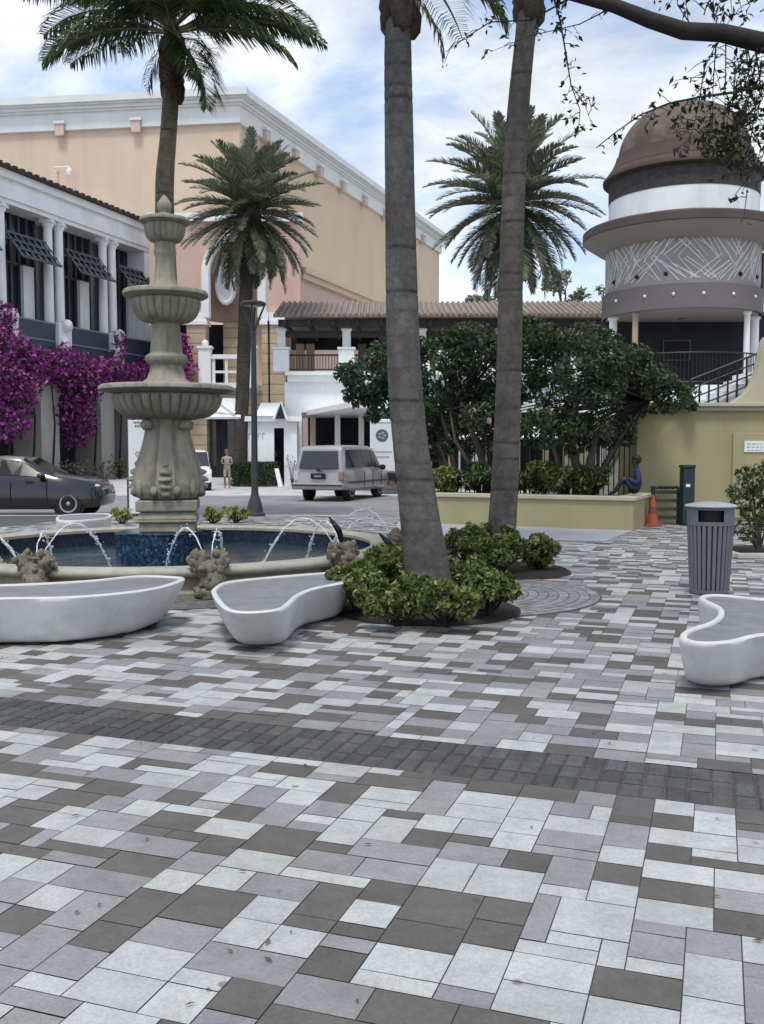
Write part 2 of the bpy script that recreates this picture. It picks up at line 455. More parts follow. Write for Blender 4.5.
def palm_trunk(path, rads, seed=0, step=.02, base=(.15, .138, .125), dark=(.022, .019, .017), ringgap=(.10, .24), seg=20):
    """lathe along a path with leaf-scar rings"""
    r = random.Random(seed); mb = MB(); mb.col = []
    P = [Vector(p) for p in path]
    cum = [0]
    for i in range(1, len(P)): cum.append(cum[-1] + (P[i] - P[i - 1]).length)
    tot = cum[-1]
    rings = []; z = 0
    while z < tot:
        z += r.uniform(*ringgap); rings.append((z, r.uniform(.75, 1.0) if r.random() < .22 else r.uniform(.08, .45)))
    n = int(tot / step); loops = []; cols = []
    for k in range(n + 1):
        s = tot * k / n; i = 0
        while i < len(cum) - 2 and cum[i + 1] < s: i += 1
        t = (s - cum[i]) / (cum[i + 1] - cum[i])
        # smooth interpolation
        p0 = P[max(i - 1, 0)]; p1 = P[i]; p2 = P[i + 1]; p3 = P[min(i + 2, len(P) - 1)]
        c = .5 * ((2 * p1) + (p2 - p0) * t + (2 * p0 - 5 * p1 + 4 * p2 - p3) * t * t + (3 * p1 - p0 - 3 * p2 + p3) * t ** 3)
        rad = rads[i] + (rads[i + 1] - rads[i]) * t
        near = min(((abs(s - q), w) for q, w in rings), default=(9, 0))
        dk = max(0, 1 - near[0] / .03) * near[1]
        rad *= 1 - .035 * dk + .008 * noise.noise(Vector((0, 0, s * 3)))
        lp = []
        for j in range(seg):
            a = 2 * math.pi * j / seg
            wob = 1 + .03 * noise.noise(Vector((math.cos(a) * 1.5, math.sin(a) * 1.5, s * 1.2 + seed)))
            lp.append((c.x + rad * wob * math.cos(a), c.y + rad * wob * math.sin(a), c.z + .006 * math.sin(a + s * 3)))
            g = noise.noise(Vector((math.cos(a) * 2, math.sin(a) * 2, s * 2.5 + seed * 3)))
            kk = min(1, dk * (0.7 + .9 * g)) if g > -.35 else dk * .25
            m = 1 + .3 * g
            cols.append(tuple(max(0, (base[q] * m) * (1 - kk) + dark[q] * kk) for q in range(3)) + (1,))
        loops.append(lp)
    mb.loft(loops, True); mb.col = cols
    return mb
# ================================================================== camera, light, sky
cam = bpy.data.cameras.new('camera'); co = bpy.data.objects.new('camera', cam); COL.objects.link(co)
co.location = (0, 0, H); co.rotation_euler = (math.pi / 2 - PT, 0, 0)
cam.sensor_fit = 'HORIZONTAL'; cam.sensor_width = 36; cam.lens = 36 * F / 764
cam.clip_start = .05; cam.clip_end = 6000
scene.camera = co
sun_dir = Vector((-.10, -.45, 1.0)).normalized()
sl = bpy.data.lights.new('sun', 'SUN'); sl.energy = 1.5; sl.angle = R(12); sl.color = (1.0, .955, .88)
so = bpy.data.objects.new('sun', sl); COL.objects.link(so); so.rotation_euler = (-sun_dir).to_track_quat('-Z', 'Y').to_euler()
so.location = (0, 0, 60)
w = bpy.data.worlds.new('World'); scene.world = w; w.use_nodes = True
nt = w.node_tree; bg = nt.nodes['Background']
sky = nt.nodes.new('ShaderNodeTexSky'); sky.sky_type = 'NISHITA'; sky.sun_disc = False
sky.sun_elevation = math.asin(sun_dir.z); sky.sun_rotation = math.atan2(sun_dir.x, sun_dir.y)
sky.altitude = 10; sky.air_density = 1.0; sky.dust_density = 1.2; sky.ozone_density = 1.5
tc = nt.nodes.new('ShaderNodeTexCoord'); sp = nt.nodes.new('ShaderNodeSeparateXYZ'); nt.links.new(tc.outputs['Generated'], sp.inputs[0])
def mth(op, a, b):
    n = nt.nodes.new('ShaderNodeMath'); n.operation = op
    for i, v in enumerate((a, b)):
        if isinstance(v, bpy.types.NodeSocket): nt.links.new(v, n.inputs[i])
        else: n.inputs[i].default_value = v
    return n.outputs[0]
den = mth('ADD', mth('MAXIMUM', sp.outputs['Z'], 0.0), .16)
cb = nt.nodes.new('ShaderNodeCombineXYZ')
nt.links.new(mth('DIVIDE', sp.outputs['X'], den), cb.inputs[0]); nt.links.new(mth('DIVIDE', sp.outputs['Y'], den), cb.inputs[1])
cb.inputs[2].default_value = 3.7
def wn(scale, detail, rough, off):
    mp = nt.nodes.new('ShaderNodeMapping'); mp.inputs['Location'].default_value = off; nt.links.new(cb.outputs[0], mp.inputs['Vector'])
    n = N(nt, 'ShaderNodeTexNoise', Scale=scale, Detail=detail, Roughness=rough, Distortion=.35); nt.links.new(mp.outputs[0], n.inputs['Vector']); return n.outputs['Fac']
cover = ramp(nt, wn(1.05, 9, .58, (1.3, .4, 0)), [(.40, 0.05), (.51, .70), (.60, 1.0)])
shade = ramp(nt, wn(2.3, 8, .62, (4.1, 2.2, 0)), [(.30, (4.3, 4.75, 5.35)), (.46, (6.2, 6.55, 6.9)), (.62, (9.0, 9.1, 9.1))])
hs = nt.nodes.new('ShaderNodeHueSaturation'); hs.inputs['Saturation'].default_value = 1.0; hs.inputs['Value'].default_value = 1.5
nt.links.new(sky.outputs[0], hs.inputs['Color'])
nt.links.new(mixc(nt, cover, hs.outputs[0], shade), bg.inputs['Color'])
bg.inputs['Strength'].default_value = .1
vs = scene.view_settings
scene.display_settings.display_device = 'sRGB'
vs.view_transform = 'Standard'; vs.look = 'None'; vs.exposure = 0.6; vs.gamma = 1.0; vs.use_curve_mapping = False
scene.cycles.max_bounces = 8; scene.cycles.transparent_max_bounces = 12
scene.cycles.use_denoising = True
scene.cycles.caustics_reflective = False; scene.cycles.caustics_refractive = False

# ================================================================== setting: ground
MB().box(-900, 900, -300, 1500, -.6, -.16).build('ground', M['ground'], kind='structure')
YK = 23.6                                                     # kerb between plaza and street
m = MB(); m.face([(-90, YK + .15, -.11), (30, YK + .15, -.11), (30, 35.5, -.11), (-90, 38.5, -.11)]); m.build('street', M['asphalt'], kind='structure')
m = MB(); m.face([(-120, 38.5, -.105), (30, 35.5, -.105), (60, 140, -.105), (-120, 140, -.105)]); m.build('sidewalk', M['pale_paving'], kind='structure')
MB().box(-90, 3.2, YK, YK + .15, -.14, .012).build('kerb', M['kerb'], kind='structure', bevel=.015)
m = MB(); m.face([(-90, -6, 0), (30, -6, 0), (30, YK, 0), (-90, YK, 0)]); m.build('plaza_floor', M['joint'], kind='structure')

# pavers: strips that run along AX, cut in random lengths
fount_c = Vector((-2.93, 13.3, 0)); FR = 3.0
pav = MB(); pav.col = []
WHITE = (.50, .515, .505); LIGHT = (.30, .30, .308); MID = (.30, .30, .295); DARK = (.13, .123, .111)
def inside(p):
    if p.y > YK - .1 or p.y < 1.2: return False
    if p.y > 21.8 and p.x > .5: return False
    return abs(p.x) < 1.2 + p.y * .52
pr = random.Random(11)
band_t = AX.dot(Vector((0, G(382, 752).y, 0)))
U = .086
n_s, n_t = 352, 368
s_lo, t_lo = -14.0, -2.0
occ = np.zeros((n_s, n_t), dtype=bool)
j_lo = round((band_t - .262 - t_lo) / U)                     # the band takes five rows of the grid
t_lo = band_t - .262 - j_lo * U
occ[:, j_lo:j_lo + 6] = True
sizes = [((3, 2), .40), ((2, 2), .16), ((3, 1), .12), ((2, 1), .10), ((2, 3), .10), ((1, 2), .03)]
cell = {}
for j in range(n_t):
    for i in range(n_s):
        if occ[i, j]: continue
        mid = BX * (s_lo + (i + 1) * U) + AX * (t_lo + (j + 1) * U)
        if not inside(mid) or (mid.xy - fount_c.xy).length < FR - .4: continue
        opts = [(sz, w_) for sz, w_ in sizes if i + sz[0] <= n_s and j + sz[1] <= n_t and not occ[i:i + sz[0], j:j + sz[1]].any()]
        if not opts: sz = (1, 1)
        else: sz = pr.choices([o[0] for o in opts], [o[1] for o in opts])[0]
        # leave no one-cell slot beside a paver when it can be filled
        if i + sz[0] + 1 < n_s and not occ[i + sz[0], j] and occ[i + sz[0] + 1, j] and not occ[i:i + sz[0] + 1, j:j + sz[1]].any(): sz = (sz[0] + 1, sz[1])
        occ[i:i + sz[0], j:j + sz[1]] = True
        near = [cell.get((i - 1, j)), cell.get((i, j - 1)), cell.get((i + sz[0] - 1, j - 1))]
        wts = [.38, .31, .03, .30]
        for q in near:
            if q is not None: wts[q] *= .72
        kind_ = pr.choices(range(4), wts)[0]
        for ii in range(sz[0]):
            for jj in range(sz[1]): cell[(i + ii, j + jj)] = kind_
        c = (WHITE, LIGHT, MID, DARK)[kind_]
        k = 1 + pr.uniform(-.11, .09)
        c = (c[0] * k, c[1] * k, c[2] * k * (1 + pr.uniform(-.03, .03)), 1)
        g = .0022; z0 = .005 + pr.uniform(0, .0015); q0 = len(pav.v)
        a, b, t, e = s_lo + i * U, s_lo + (i + sz[0]) * U, t_lo + j * U, t_lo + (j + sz[1]) * U
        for (ss, tt) in ((a + g, t + g), (b - g, t + g), (b - g, e - g), (a + g, e - g)):
            q = BX * ss + AX * tt; pav.v.append((q.x, q.y, z0 + pr.uniform(-.0008, .0008))); pav.col.append(c)
        pav.f.append([q0, q0 + 1, q0 + 2, q0 + 3])
pav.build('plaza_paving', M['paver'], kind='structure')
# dark cobble band
m = MB(); m.col = []
s = -8.0
while s < 10:
    for r_ in range(3):
        t = band_t - .259 + r_ * .172; off = (.05 if r_ == 1 else 0) * 0 + .012 * math.sin(s * 2.1) + pr.uniform(-.003, .003)
        k = pr.uniform(.75, 1.2); c = (.10 * k, .098 * k, .10 * k, 1)
        g = .007; h_ = .010 + pr.uniform(0, .003); i = len(m.v)
        for (gg, z) in ((g - .004, .003), (g + .006, h_)):
            for (ss, tt) in ((s + off + gg, t + gg * 1.6), (s + off + .1 - gg, t + gg * 1.6), (s + off + .1 - gg, t + .168 - gg * 1.6), (s + off + gg, t + .168 - gg * 1.6)):
                q = BX * ss + AX * tt; m.v.append((q.x, q.y, z)); m.col.append(c)
        m.f.append([i + 4, i + 5, i + 6, i + 7])
        for a in range(4): m.f.append([i + a, i + (a + 1) % 4, i + 4 + (a + 1) % 4, i + 4 + a])
    s += .1
m.build('cobble_band', M['cobble'], kind='structure')
def ring_paving(name, c, r0, r1, stepr, blen, base, seed):
    q_ = random.Random(seed)
    m = MB(); m.lathe([(r1 + .02, .008)], 64, c) if False else None
    mm = MB(); mm.face([(c[0] + (r1 + .02) * math.cos(2 * math.pi * i / 72), c[1] + (r1 + .02) * math.sin(2 * math.pi * i / 72), .0085) for i in range(72)])
    mm.build(name + '_bed', M['joint'], kind='structure')
    m = MB(); m.col = []
    r = r0
    while r < r1 - .01:
        n = int(2 * math.pi * r / blen); o = q_.random()
        for i in range(n):
            a0 = 2 * math.pi * (i + o) / n + .006 / r; a1 = 2 * math.pi * (i + 1 + o) / n - .006 / r
            k = q_.uniform(.8, 1.15); cc = (base[0] * k, base[1] * k, base[2] * k, 1); j = len(m.v)
            for (rr, a) in ((r + .006, a0), (r + stepr - .006, a0), (r + stepr - .006, a1), (r + .006, a1)):
                m.v.append((c[0] + rr * math.cos(a), c[1] + rr * math.sin(a), .0125 + q_.uniform(0, .0015))); m.col.append(cc)
            m.f.append([j, j + 1, j + 2, j + 3])
        r += stepr
    m.build(name, M['cobble'], kind='structure')
ring_paving('tree_ring_paving', (.78, 10.75), .3, 1.62, .11, .2, (.31, .31, .318), 3)
ring_paving('fountain_ring_paving', (fount_c.x, fount_c.y), FR - .1, FR + .75, .13, .2, (.20, .195, .19), 4)
# smooth concrete apron in front of the planter
def quad_px(name, pts, z, m_):
    b = MB(); b.face([G(px, py, z) for px, py in pts]); return b.build(name, m_, kind='structure')
quad_px('concrete_path', [(395, 532), (398, 521), (636, 529), (606, 541), (520, 540)], .0125, M['plaza_concrete'])

# ================================================================== benches
def smooth_closed(pts, n=90):
    pts = [Vector((p[0], p[1], 0)) for p in pts]; k = len(pts); out = []
    for i in range(k):
        p0, p1, p2, p3 = pts[i - 1], pts[i], pts[(i + 1) % k], pts[(i + 2) % k]
        for j in range(max(2, n // k)):
            t = j / max(2, n // k)
            out.append(.5 * ((2 * p1) + (p2 - p0) * t + (2 * p0 - 5 * p1 + 4 * p2 - p3) * t * t + (3 * p1 - p0 - 3 * p2 + p3) * t ** 3))
    # even spacing
    L = [0]
    for i in range(len(out)): L.append(L[-1] + (out[(i + 1) % len(out)] - out[i]).length)
    res = []
    for q in range(n):
        d = L[-1] * q / n; i = 0
        while L[i + 1] < d: i += 1
        res.append(out[i].lerp(out[(i + 1) % len(out)], (d - L[i]) / (L[i + 1] - L[i] + 1e-9)))
    return res
def inset(poly, d):
    n = len(poly); out = []
    area = sum(poly[i].x * poly[(i + 1) % n].y - poly[(i + 1) % n].x * poly[i].y for i in range(n))
    sg = 1 if area > 0 else -1
    for i in range(n):
        t = (poly[(i + 1) % n] - poly[i - 1]); t.normalize()
        nn = Vector((-t.y, t.x, 0)) * sg
        out.append(poly[i] + nn * d)
    for _ in range(2):
        out = [(out[i - 1] + out[i] * 2 + out[(i + 1) % n]) / 4 for i in range(n)]
    return out
def make_bench(label, px_outline, h, flare, feet, base_shift=(0, 0), n=110):
    top = smooth_closed([G(px, py, h) for px, py in px_outline], n)
    cx = sum((p for p in top), Vector()) / n
    root = thing('bench', label, 'bench', (cx.x, cx.y, 0), 'sculpted white plaza benches')
    def at(poly, z): return [(p.x, p.y, z) for p in poly]
    bs = Vector((base_shift[0], base_shift[1], 0))
    def shrink(k, z, rr=0):
        q = inset(top, rr) if rr else top
        return [((p.x - cx.x) * k + cx.x + bs.x * (1 - z / h), (p.y - cx.y) * k + cx.y + bs.y * (1 - z / h), z) for p in q]
    rings = []
    for u in (0, .06, .2, .4, .6, .78, .9):
        z = .035 + (h - .035) * u
        k = 1 - flare * (1 - u) ** 1.25
        rings.append(shrink(k, z))
    rings[0] = [(p[0] + (cx.x - p[0]) * .05, p[1] + (cx.y - p[1]) * .05, .03) for p in rings[0]]
    rings.append(at(inset(top, .004), h - .012)); rings.append(at(inset(top, .018), h)); rings.append(at(inset(top, .038), h + .001)); rings.append(at(inset(top, .05), h - .006)); rings.append(at(inset(top, .054), h - .035))
    MB().loft(rings, True).build('shell', M['bench'], root, smooth=True, angle=60)
    st = inset(top, .056)
    MB().loft([at(inset(top, .056), h - .034), at(inset(top, .056), h - .018), at(inset(top, .066), h - .014)], True).build('seat', M['slate'], root, smooth=True, angle=30)
    for (px, py) in feet:
        g = G(px, py); MB().box(g.x - .055, g.x + .055, g.y - .03, g.y + .09, .0125, .036).build('foot', M['rubber'], root)
    return root
# left bench: continues out of the picture
make_bench('long low white bench in front of the fountain, cut by the left picture edge',
           [(186, 578), (176, 576), (137, 575), (85, 580), (0, 584), (-70, 584), (-118, 590), (-105, 600), (-60, 602), (0, 598), (68, 597), (129, 592), (165, 586)], .42, .13,
           [(34, 645), (117, 638), (148, 629)], (-.07, .06))
make_bench('white pointed bench with inset grey seat between the fountain and the front palm bushes',
           [(211, 592), (213, 587), (226, 581), (262, 577), (310, 573), (345, 571), (357, 574), (353, 580), (336, 584), (316, 588), (301, 594), (291, 603), (281, 609), (254, 612), (231, 611), (219, 604)], .375, .20,
           [(262, 644), (318, 619)], (-.02, .16))
make_bench('white bench with curled end and grey seat beside the grey litter bin',
           [(679, 637), (681, 631), (692, 626), (706, 622), (717, 614), (716, 607), (706, 602), (698, 597), (704, 594), (725, 594), (764, 598), (815, 600), (860, 602), (890, 612), (870, 628), (820, 632), (764, 634), (735, 641), (706, 643), (688, 641)], .375, .13,
           [(745, 679)], (0, .12))
# the far bench on the other side of the fountain
make_bench('white bench standing behind the fountain near the dark parked car',
           [(57, 516), (70, 514), (105, 513), (112, 515), (104, 518), (75, 520.5), (58, 520)], .40, .1, [(80, 533)], (0, .03), 60)

# ================================================================== litter bin
def litter_bin():
    g = G(709, 594); root = thing('litter_bin', 'grey slatted litter bin with a pale domed lid standing on the pavers', 'litter bin', g)
    c = (g.x, g.y); s = .985
    rt = .247; rb = .205
    def rad(z): return rb + (rt - rb) * min(1, z / .8)
    m = MB(); n = 26
    for i in range(n):
        a = 2 * math.pi * i / n; w_ = math.pi / n * .74
        rows = []
        for z in (.05, .3, .55, .775):
            r = rad(z)
            rows.append([(c[0] + (r + dr) * math.cos(a + da), c[1] + (r + dr) * math.sin(a + da), z) for da, dr in ((-w_, -.018), (-w_, -.004), (-w_ * .6, .004), (w_ * .6, .004), (w_, -.004), (w_, -.018))])
        m.loft(rows, True, True)
    m.build('slats', M['can_grey'], root, smooth=True, angle=40)
    MB().lathe([(rad(0) - .03, .01), (rad(0) - .02, .05), (rad(.78) - .028, .78)], 40, c).build('liner', M['rubber'], root, smooth=True)
    m = MB()
    m.lathe([(rad(.02), .0125), (rad(.03) + .004, .02), (rad(.05) + .004, .055), (rad(.05) - .02, .06)], 40, c)
    m.build('base_ring', M['can_grey'], root, smooth=True, angle=40)
    # upper hood with a window cut out of the ring, facing the camera
    m = MB(); fa = math.atan2(-g.y, -g.x) + .02; hw = .56
    m.lathe([(rt - .012, .77), (rt + .004, .775), (rt + .006, .815), (rt - .012, .815)], 48, c)
    m.lathe([(rt - .014, .815), (rt + .004, .815), (rt + .004, .945), (rt - .014, .945)], 40, c, a0=fa + hw, a1=fa - hw + 2 * math.pi)
    m.lathe([(rt - .012, .945), (rt + .006, .945), (rt + .006, .975), (rt - .012, .975)], 48, c)
    m.build('hood', M['can_grey'], root, smooth=True, angle=40)
    m = MB(); m.lathe([(.19, .79), (.195, .96)], 32, c); m.build('dark_opening', M['rubber'], root, smooth=True)
    prof = [(rt - .01, .972), (rt + .028, .973), (rt + .034, .985), (rt + .02, .998), (rt - .05, 1.014), (rt - .13, 1.026), (.05, 1.034), (.002, 1.035)]
    MB().lathe(prof, 48, c).build('lid', M['can_lid'], root, smooth=True, angle=50)
litter_bin()

# ================================================================== fountain
def fountain():
    c = (fount_c.x, fount_c.y); k = fount_c.y / F      # metres per pixel at the axis
    zz = lambda py: AY(382, py, fount_c.y).z
    root = thing('fountain', 'three tiered carved stone fountain with blue tiled pool and water jets', 'fountain', (c[0], c[1], 0))
    # pool
    rim = .335
    m = MB(); m.lathe([(FR + .10, .0), (FR + .10, .06), (FR + .03, .08), (FR - .01, .11), (FR - .03, .20), (FR + .02, .24)], 96, c, caps=False)
    m.build('basin_wall', M['stone'], root, smooth=True, angle=50)
    m = MB(); m.lathe([(FR - .02, .235), (FR + .07, .24), (FR + .10, .27), (FR + .095, .31), (FR + .05, rim), (FR - .16, rim), (FR - .22, rim - .02), (FR - .22, rim - .06), (FR - .2, rim - .07)], 96, c, caps=False)
    m.build('coping', M['stone_rim'], root, smooth=True, angle=60)
    m = MB(); m.lathe([(FR - .2, rim - .06), (FR - .2, .02), (.2, .02)], 96, c, caps=False); m.build('pool_lining', M['tile_deep'], root, smooth=True, angle=30)
    wm = MB(); rings = []
    for r in np.linspace(.3, FR - .202, 30):
        rings.append([(c[0] + r * math.cos(2 * math.pi * i / 96), c[1] + r * math.sin(2 * math.pi * i / 96), .06 + .012 * noise.noise(Vector((r * 2.2 * math.cos(2 * math.pi * i / 96), r * 2.2 * math.sin(2 * math.pi * i / 96), 0)))) for i in range(96)])
    wm.loft(rings, False); wm.build('water', M['water'], root, smooth=True, angle=180)
    # blue tiled block under the pedestal
    bx = c[0] - .12
    ang = [math.pi / 4 + i * math.pi / 2 for i in range(4)]
    oct_ = []
    for i in range(4):
        a = i * math.pi / 2 + R(-12)
        for da in (-.62, .62): oct_.append((bx + .60 * math.cos(a + da), c[1] + .60 * math.sin(a + da)))
    MB().prism(oct_, .03, zz(533)).build('tiled_block', M['tile'], root)
    MB().prism([(bx + (x - bx) * 1.03, c[1] + (y - c[1]) * 1.03) for x, y in oct_], zz(533) + .001, zz(530.5)).build('block_coping', M['tile'], root, bevel=.01)
    def sq(w0, z0, z1, taper=0):
        a = R(8); out = []
        for z, w_ in ((z0, w0), (z1, w0 - taper)):
            for i in range(4):
                t = a + math.pi / 4 + i * math.pi / 2
                out.append((c[0] + w_ * math.sqrt(2) * math.cos(t), c[1] + w_ * math.sqrt(2) * math.sin(t), z))
        return out
    m = MB()
    m.hexa(sq(.365, zz(530.4), zz(521))); m.hexa(sq(.40, zz(521), zz(518), -.0)); m.hexa(sq(.40, zz(518), zz(510), .05)); m.hexa(sq(.405, zz(510), zz(499)))
    m.build('plinth', M['stone'], root, bevel=.02)
    # urn with four carved lobes
    prof = []
    ys = [(499, 26), (497, 31), (492, 34), (484, 35.5), (474, 34), (462, 31), (450, 27), (438, 23.5), (428, 22), (422, 23), (417, 26)]
    for (py, r) in ys: prof.append((r * k, zz(py)))
    fine = []
    for i in range(len(prof) - 1):
        for t in (0, .25, .5, .75): fine.append((prof[i][0] * (1 - t) + prof[i + 1][0] * t, prof[i][1] * (1 - t) + prof[i + 1][1] * t))
    fine.append(prof[-1])
    def urn(r, z, a, kk):
        q = (a - R(8)) % (math.pi / 2); e = abs(q - math.pi / 4) / (math.pi / 4)
        v = 1.03 - .15 * max(0, 1 - abs(e - .55) / .12) - .05 * e
        return r * v * (1 + .012 * noise.noise(Vector((math.cos(a) * 6, math.sin(a) * 6, z * 7))))
    m = MB().lathe(fine, 96, c, urn); m.build('urn_pedestal', M['stone'], root, smooth=True, angle=50)
    for i in range(4):                                  # leaf masks and shoulder scrolls
        m = MB(); a = R(8) + i * math.pi / 2 - math.pi / 2
        for (py, rr, sx, sz, sd) in ((464, 31.5, .05, .05, 1), (472, 33.5, .085, .05, 2), (479, 35, .10, .045, 3), (486, 35.5, .085, .05, 4), (493, 34.5, .07, .05, 5)):
            m.lump((c[0] + rr * k * .93 * math.cos(a), c[1] + rr * k * .93 * math.sin(a), zz(py)), (sx, sx, sz), .35, 2.6, 2, sd + i)
        for s_ in (-1, 1):
            b = a + s_ * .33
            m.lump((c[0] + 34 * k * math.cos(b), c[1] + 34 * k * math.sin(b), zz(490)), (.05, .05, .07), .3, 3, 2, 9 + i)
        a2 = a + math.pi / 4
        m.lump((c[0] + 26 * k * math.cos(a2), c[1] + 26 * k * math.sin(a2), zz(425)), (.09, .09, .075), .25, 3, 2, 20 + i)
        m.lump((c[0] + 36 * k * math.cos(a2), c[1] + 36 * k * math.sin(a2), zz(487)), (.045, .045, .12), .3, 4, 2, 30 + i)
        m.build('carved_mask', M['stone'], root, smooth=True, angle=180)
    def bowl(py_rim, r_px, py_bot, rneck, nfl):
        r = r_px * k; zr = zz(py_rim); zb = zz(py_bot)
        hgt = zr - zb
        prof = [(rneck * k * .8, zb), (rneck * k * 1.15, zb + .02 * hgt)]
        for u in np.linspace(0, 1, 15):
            prof.append((rneck * k * 1.15 + (r * .80 - rneck * k * 1.15) * math.sin(u * math.pi / 2) ** .8, zb + hgt * (.04 + .68 * (1 - math.cos(u * math.pi / 2)) ** .9)))
        nb = len(prof)
        prof += [(r * .76, zb + .735 * hgt), (r * .80, zb + .77 * hgt), (r * .95, zb + .82 * hgt), (r * 1.0, zb + .86 * hgt), (r * 1.0, zb + .95 * hgt), (r * .97, zr), (r * .91, zr + .004), (r * .86, zr - .04 * hgt), (r * .5, zr - .25 * hgt), (rneck * k * .6, zr - .28 * hgt)]
        def fl(rr, z, a, kk):
            if 2 <= kk < nb - 1:
                return rr * (1 + .085 * (abs(math.sin(a * nfl / 2)) ** .55 - .6))
            if kk >= nb: return rr * (1 + .006 * noise.noise(Vector((math.cos(a) * 9, math.sin(a) * 9, z * 5))))
            return rr
        MB().lathe(prof, nfl * 6, c, fl).build('bowl', M['stone'], root, smooth=True, angle=50)
        m = MB(); m.lathe([(.02, zr - .07 * hgt), (r * .885, zr - .07 * hgt)], 64, c, caps=False); m.build('bowl_water', M['water'], root, smooth=True)
    bowl(386, 66, 420, 25, 34); bowl(291.5, 41.5, 324, 15, 26); bowl(219, 24.5, 243, 10.5, 20)
    def stem(pairs, fl=0, amp=.05):
        prof = [(r * k, zz(py)) for py, r in pairs]
        MB().lathe(prof, 64, c, (lambda r, z, a, kk: r * (1 + amp * (abs(math.sin(a * fl / 2)) - .5))) if fl else None).build('stem', M['stone'], root, smooth=True, angle=45)
    stem([(393, 27), (385, 26), (382, 23), (379, 19), (372, 16.5), (366, 15.5), (363, 19), (360, 20.5), (357, 20.5), (355, 18), (353, 15.5), (346, 15), (336, 14), (326, 13), (318, 13)], 12)
    stem([(298, 15), (289, 15), (286, 14), (284, 11.5), (278, 10.5), (268, 9.8), (258, 9.2), (255, 10.5), (252, 10.8), (249, 10), (244, 10), (240, 10.5), (236, 9)], 10)
    stem([(224, 9), (217, 7.5), (213, 5), (209, 6.5), (205, 7), (201, 5), (197, 2.5), (195, .5)], 8, .08)
    # sculpted spouts on the rim
    q_r = random.Random(21)
    for q, deg in enumerate((-46, -14, 20, 52, 85)):
        a = R(deg) - math.pi / 2
        d = Vector((math.cos(a), math.sin(a), 0)); t = Vector((-d.y, d.x, 0)); o = Vector((c[0], c[1], 0)) + d * (FR + .06)
        m = MB()
        m.lump(o + d * .10 + Vector((0, 0, .07)), (.17, .15, .10), .3, 2.2, 3, q + .3)
        m.lump(o + d * .12 + t * .03 + Vector((0, 0, .19)), (.135, .13, .13), .3, 2.6, 3, q + 1.3)
        m.lump(o + d * .09 - t * .02 + Vector((0, 0, .31)), (.12, .12, .11), .3, 3, 3, q + 2.3)
        m.lump(o + d * .12 + t * .09 + Vector((0, 0, .27)), (.06, .07, .10), .35, 3, 2, q + 4.3)
        for s_ in (-1, 1):
            cc = o + t * (s_ * .115) + d * .05 + Vector((0, 0, .40))
            m.lump(cc, (.095, .095, .11), .5, 3.2, 3, q * 3 + s_)
            for j in range(16):                           # knobbly shell edge
                b = q_r.uniform(-.6, math.pi + .6); rr_ = q_r.uniform(.06, .115)
                m.lump(cc + t * rr_ * math.cos(b) + Vector((0, 0, rr_ * 1.05 * math.sin(b))) + d * q_r.uniform(-.03, .07), (q_r.uniform(.022, .042), q_r.uniform(.022, .04), q_r.uniform(.02, .05)), .5, 3, 2, j + q)
        for j in range(14):
            m.lump(o + d * q_r.uniform(.12, .2) + t * q_r.uniform(-.11, .11) + Vector((0, 0, q_r.uniform(.08, .36))), q_r.uniform(.022, .05), .5, 3, 2, j * 3 + q)
        m.build('carved_spout', M['coral'], root, smooth=True, angle=70)
        # two jets arching into the pool
        m = MB()
        for s_ in (-1, 1):
            p0 = o + t * (s_ * .04) + Vector((0, 0, .46)); vel = -d * 1.45 + t * (s_ * .55) + Vector((0, 0, 2.15 + .2 * ((q + s_) % 3)))
            pts = []; j = 0; T = 0
            while True:
                T = j * .035; p = p0 + vel * T + Vector((0, 0, -4.9 * T * T)) + Vector((rng.gauss(0, .006), rng.gauss(0, .006), 0))
                pts.append(p); j += 1
                if p.z < .07: break
            n_ = len(pts)
            m.tube(pts, [.006 + .013 * (i / n_) * rng.uniform(.2, 1.7) for i in range(n_)], 6)
            for i in range(n_ // 4, n_, 1):
                for _ in range(4):
                    m.lump(pts[i] + Vector((rng.gauss(0, .025), rng.gauss(0, .025), rng.gauss(0, .02))), rng.uniform(.004, .011), .2, 2, 1, i)
            e = pts[-1]
            for _ in range(16): m.lump(e + Vector((rng.gauss(0, .09), rng.gauss(0, .09), abs(rng.gauss(0, .025)) + .02)), rng.uniform(.008, .022), .3, 2, 1, _)
        m.build('water_jet', M['spray'], root, smooth=True, angle=180)
    for (px, py0, py1, lean) in ((333, 517, 541, -8), (383, 533, 552, -10)):
        p1 = AY(px + 8, py1, 12.6); p0 = AY(px - 4, py0, 12.5); pm_ = AY(px + 5, (py0 + py1) / 2, 12.5)
        MB().tube([p1 - Vector((0, 0, .25)), p1, pm_, p0], [.035, .05, .045, .012], 8).build('bronze_nozzle', M['bronze'], root, smooth=True)
fountain()
# ================================================================== buildings
def panel_with_arch(mb, fr, s0, s1, d0, d1, ztop, zspring, zbot, a0, a1, rise, n=18):
    """wall strip s0..s1 with an arched hole a0..a1 that starts at zbot"""
    mb.box(s0, a0, d0, d1, zbot, ztop); mb.box(a1, s1, d0, d1, zbot, ztop)
    c = (a0 + a1) / 2; r = (a1 - a0) / 2
    for i in range(n):
        t0 = math.pi * (1 - i / n); t1 = math.pi * (1 - (i + 1) / n)
        x0, x1 = c + r * math.cos(t0), c + r * math.cos(t1)
        h0, h1 = zspring + rise * math.sin(t0), zspring + rise * math.sin(t1)
        mb.hexa([(x0, d0, h0), (x1, d0, h1), (x1, d1, h1), (x0, d1, h0), (x0, d0, ztop), (x1, d0, ztop), (x1, d1, ztop), (x0, d1, ztop)])

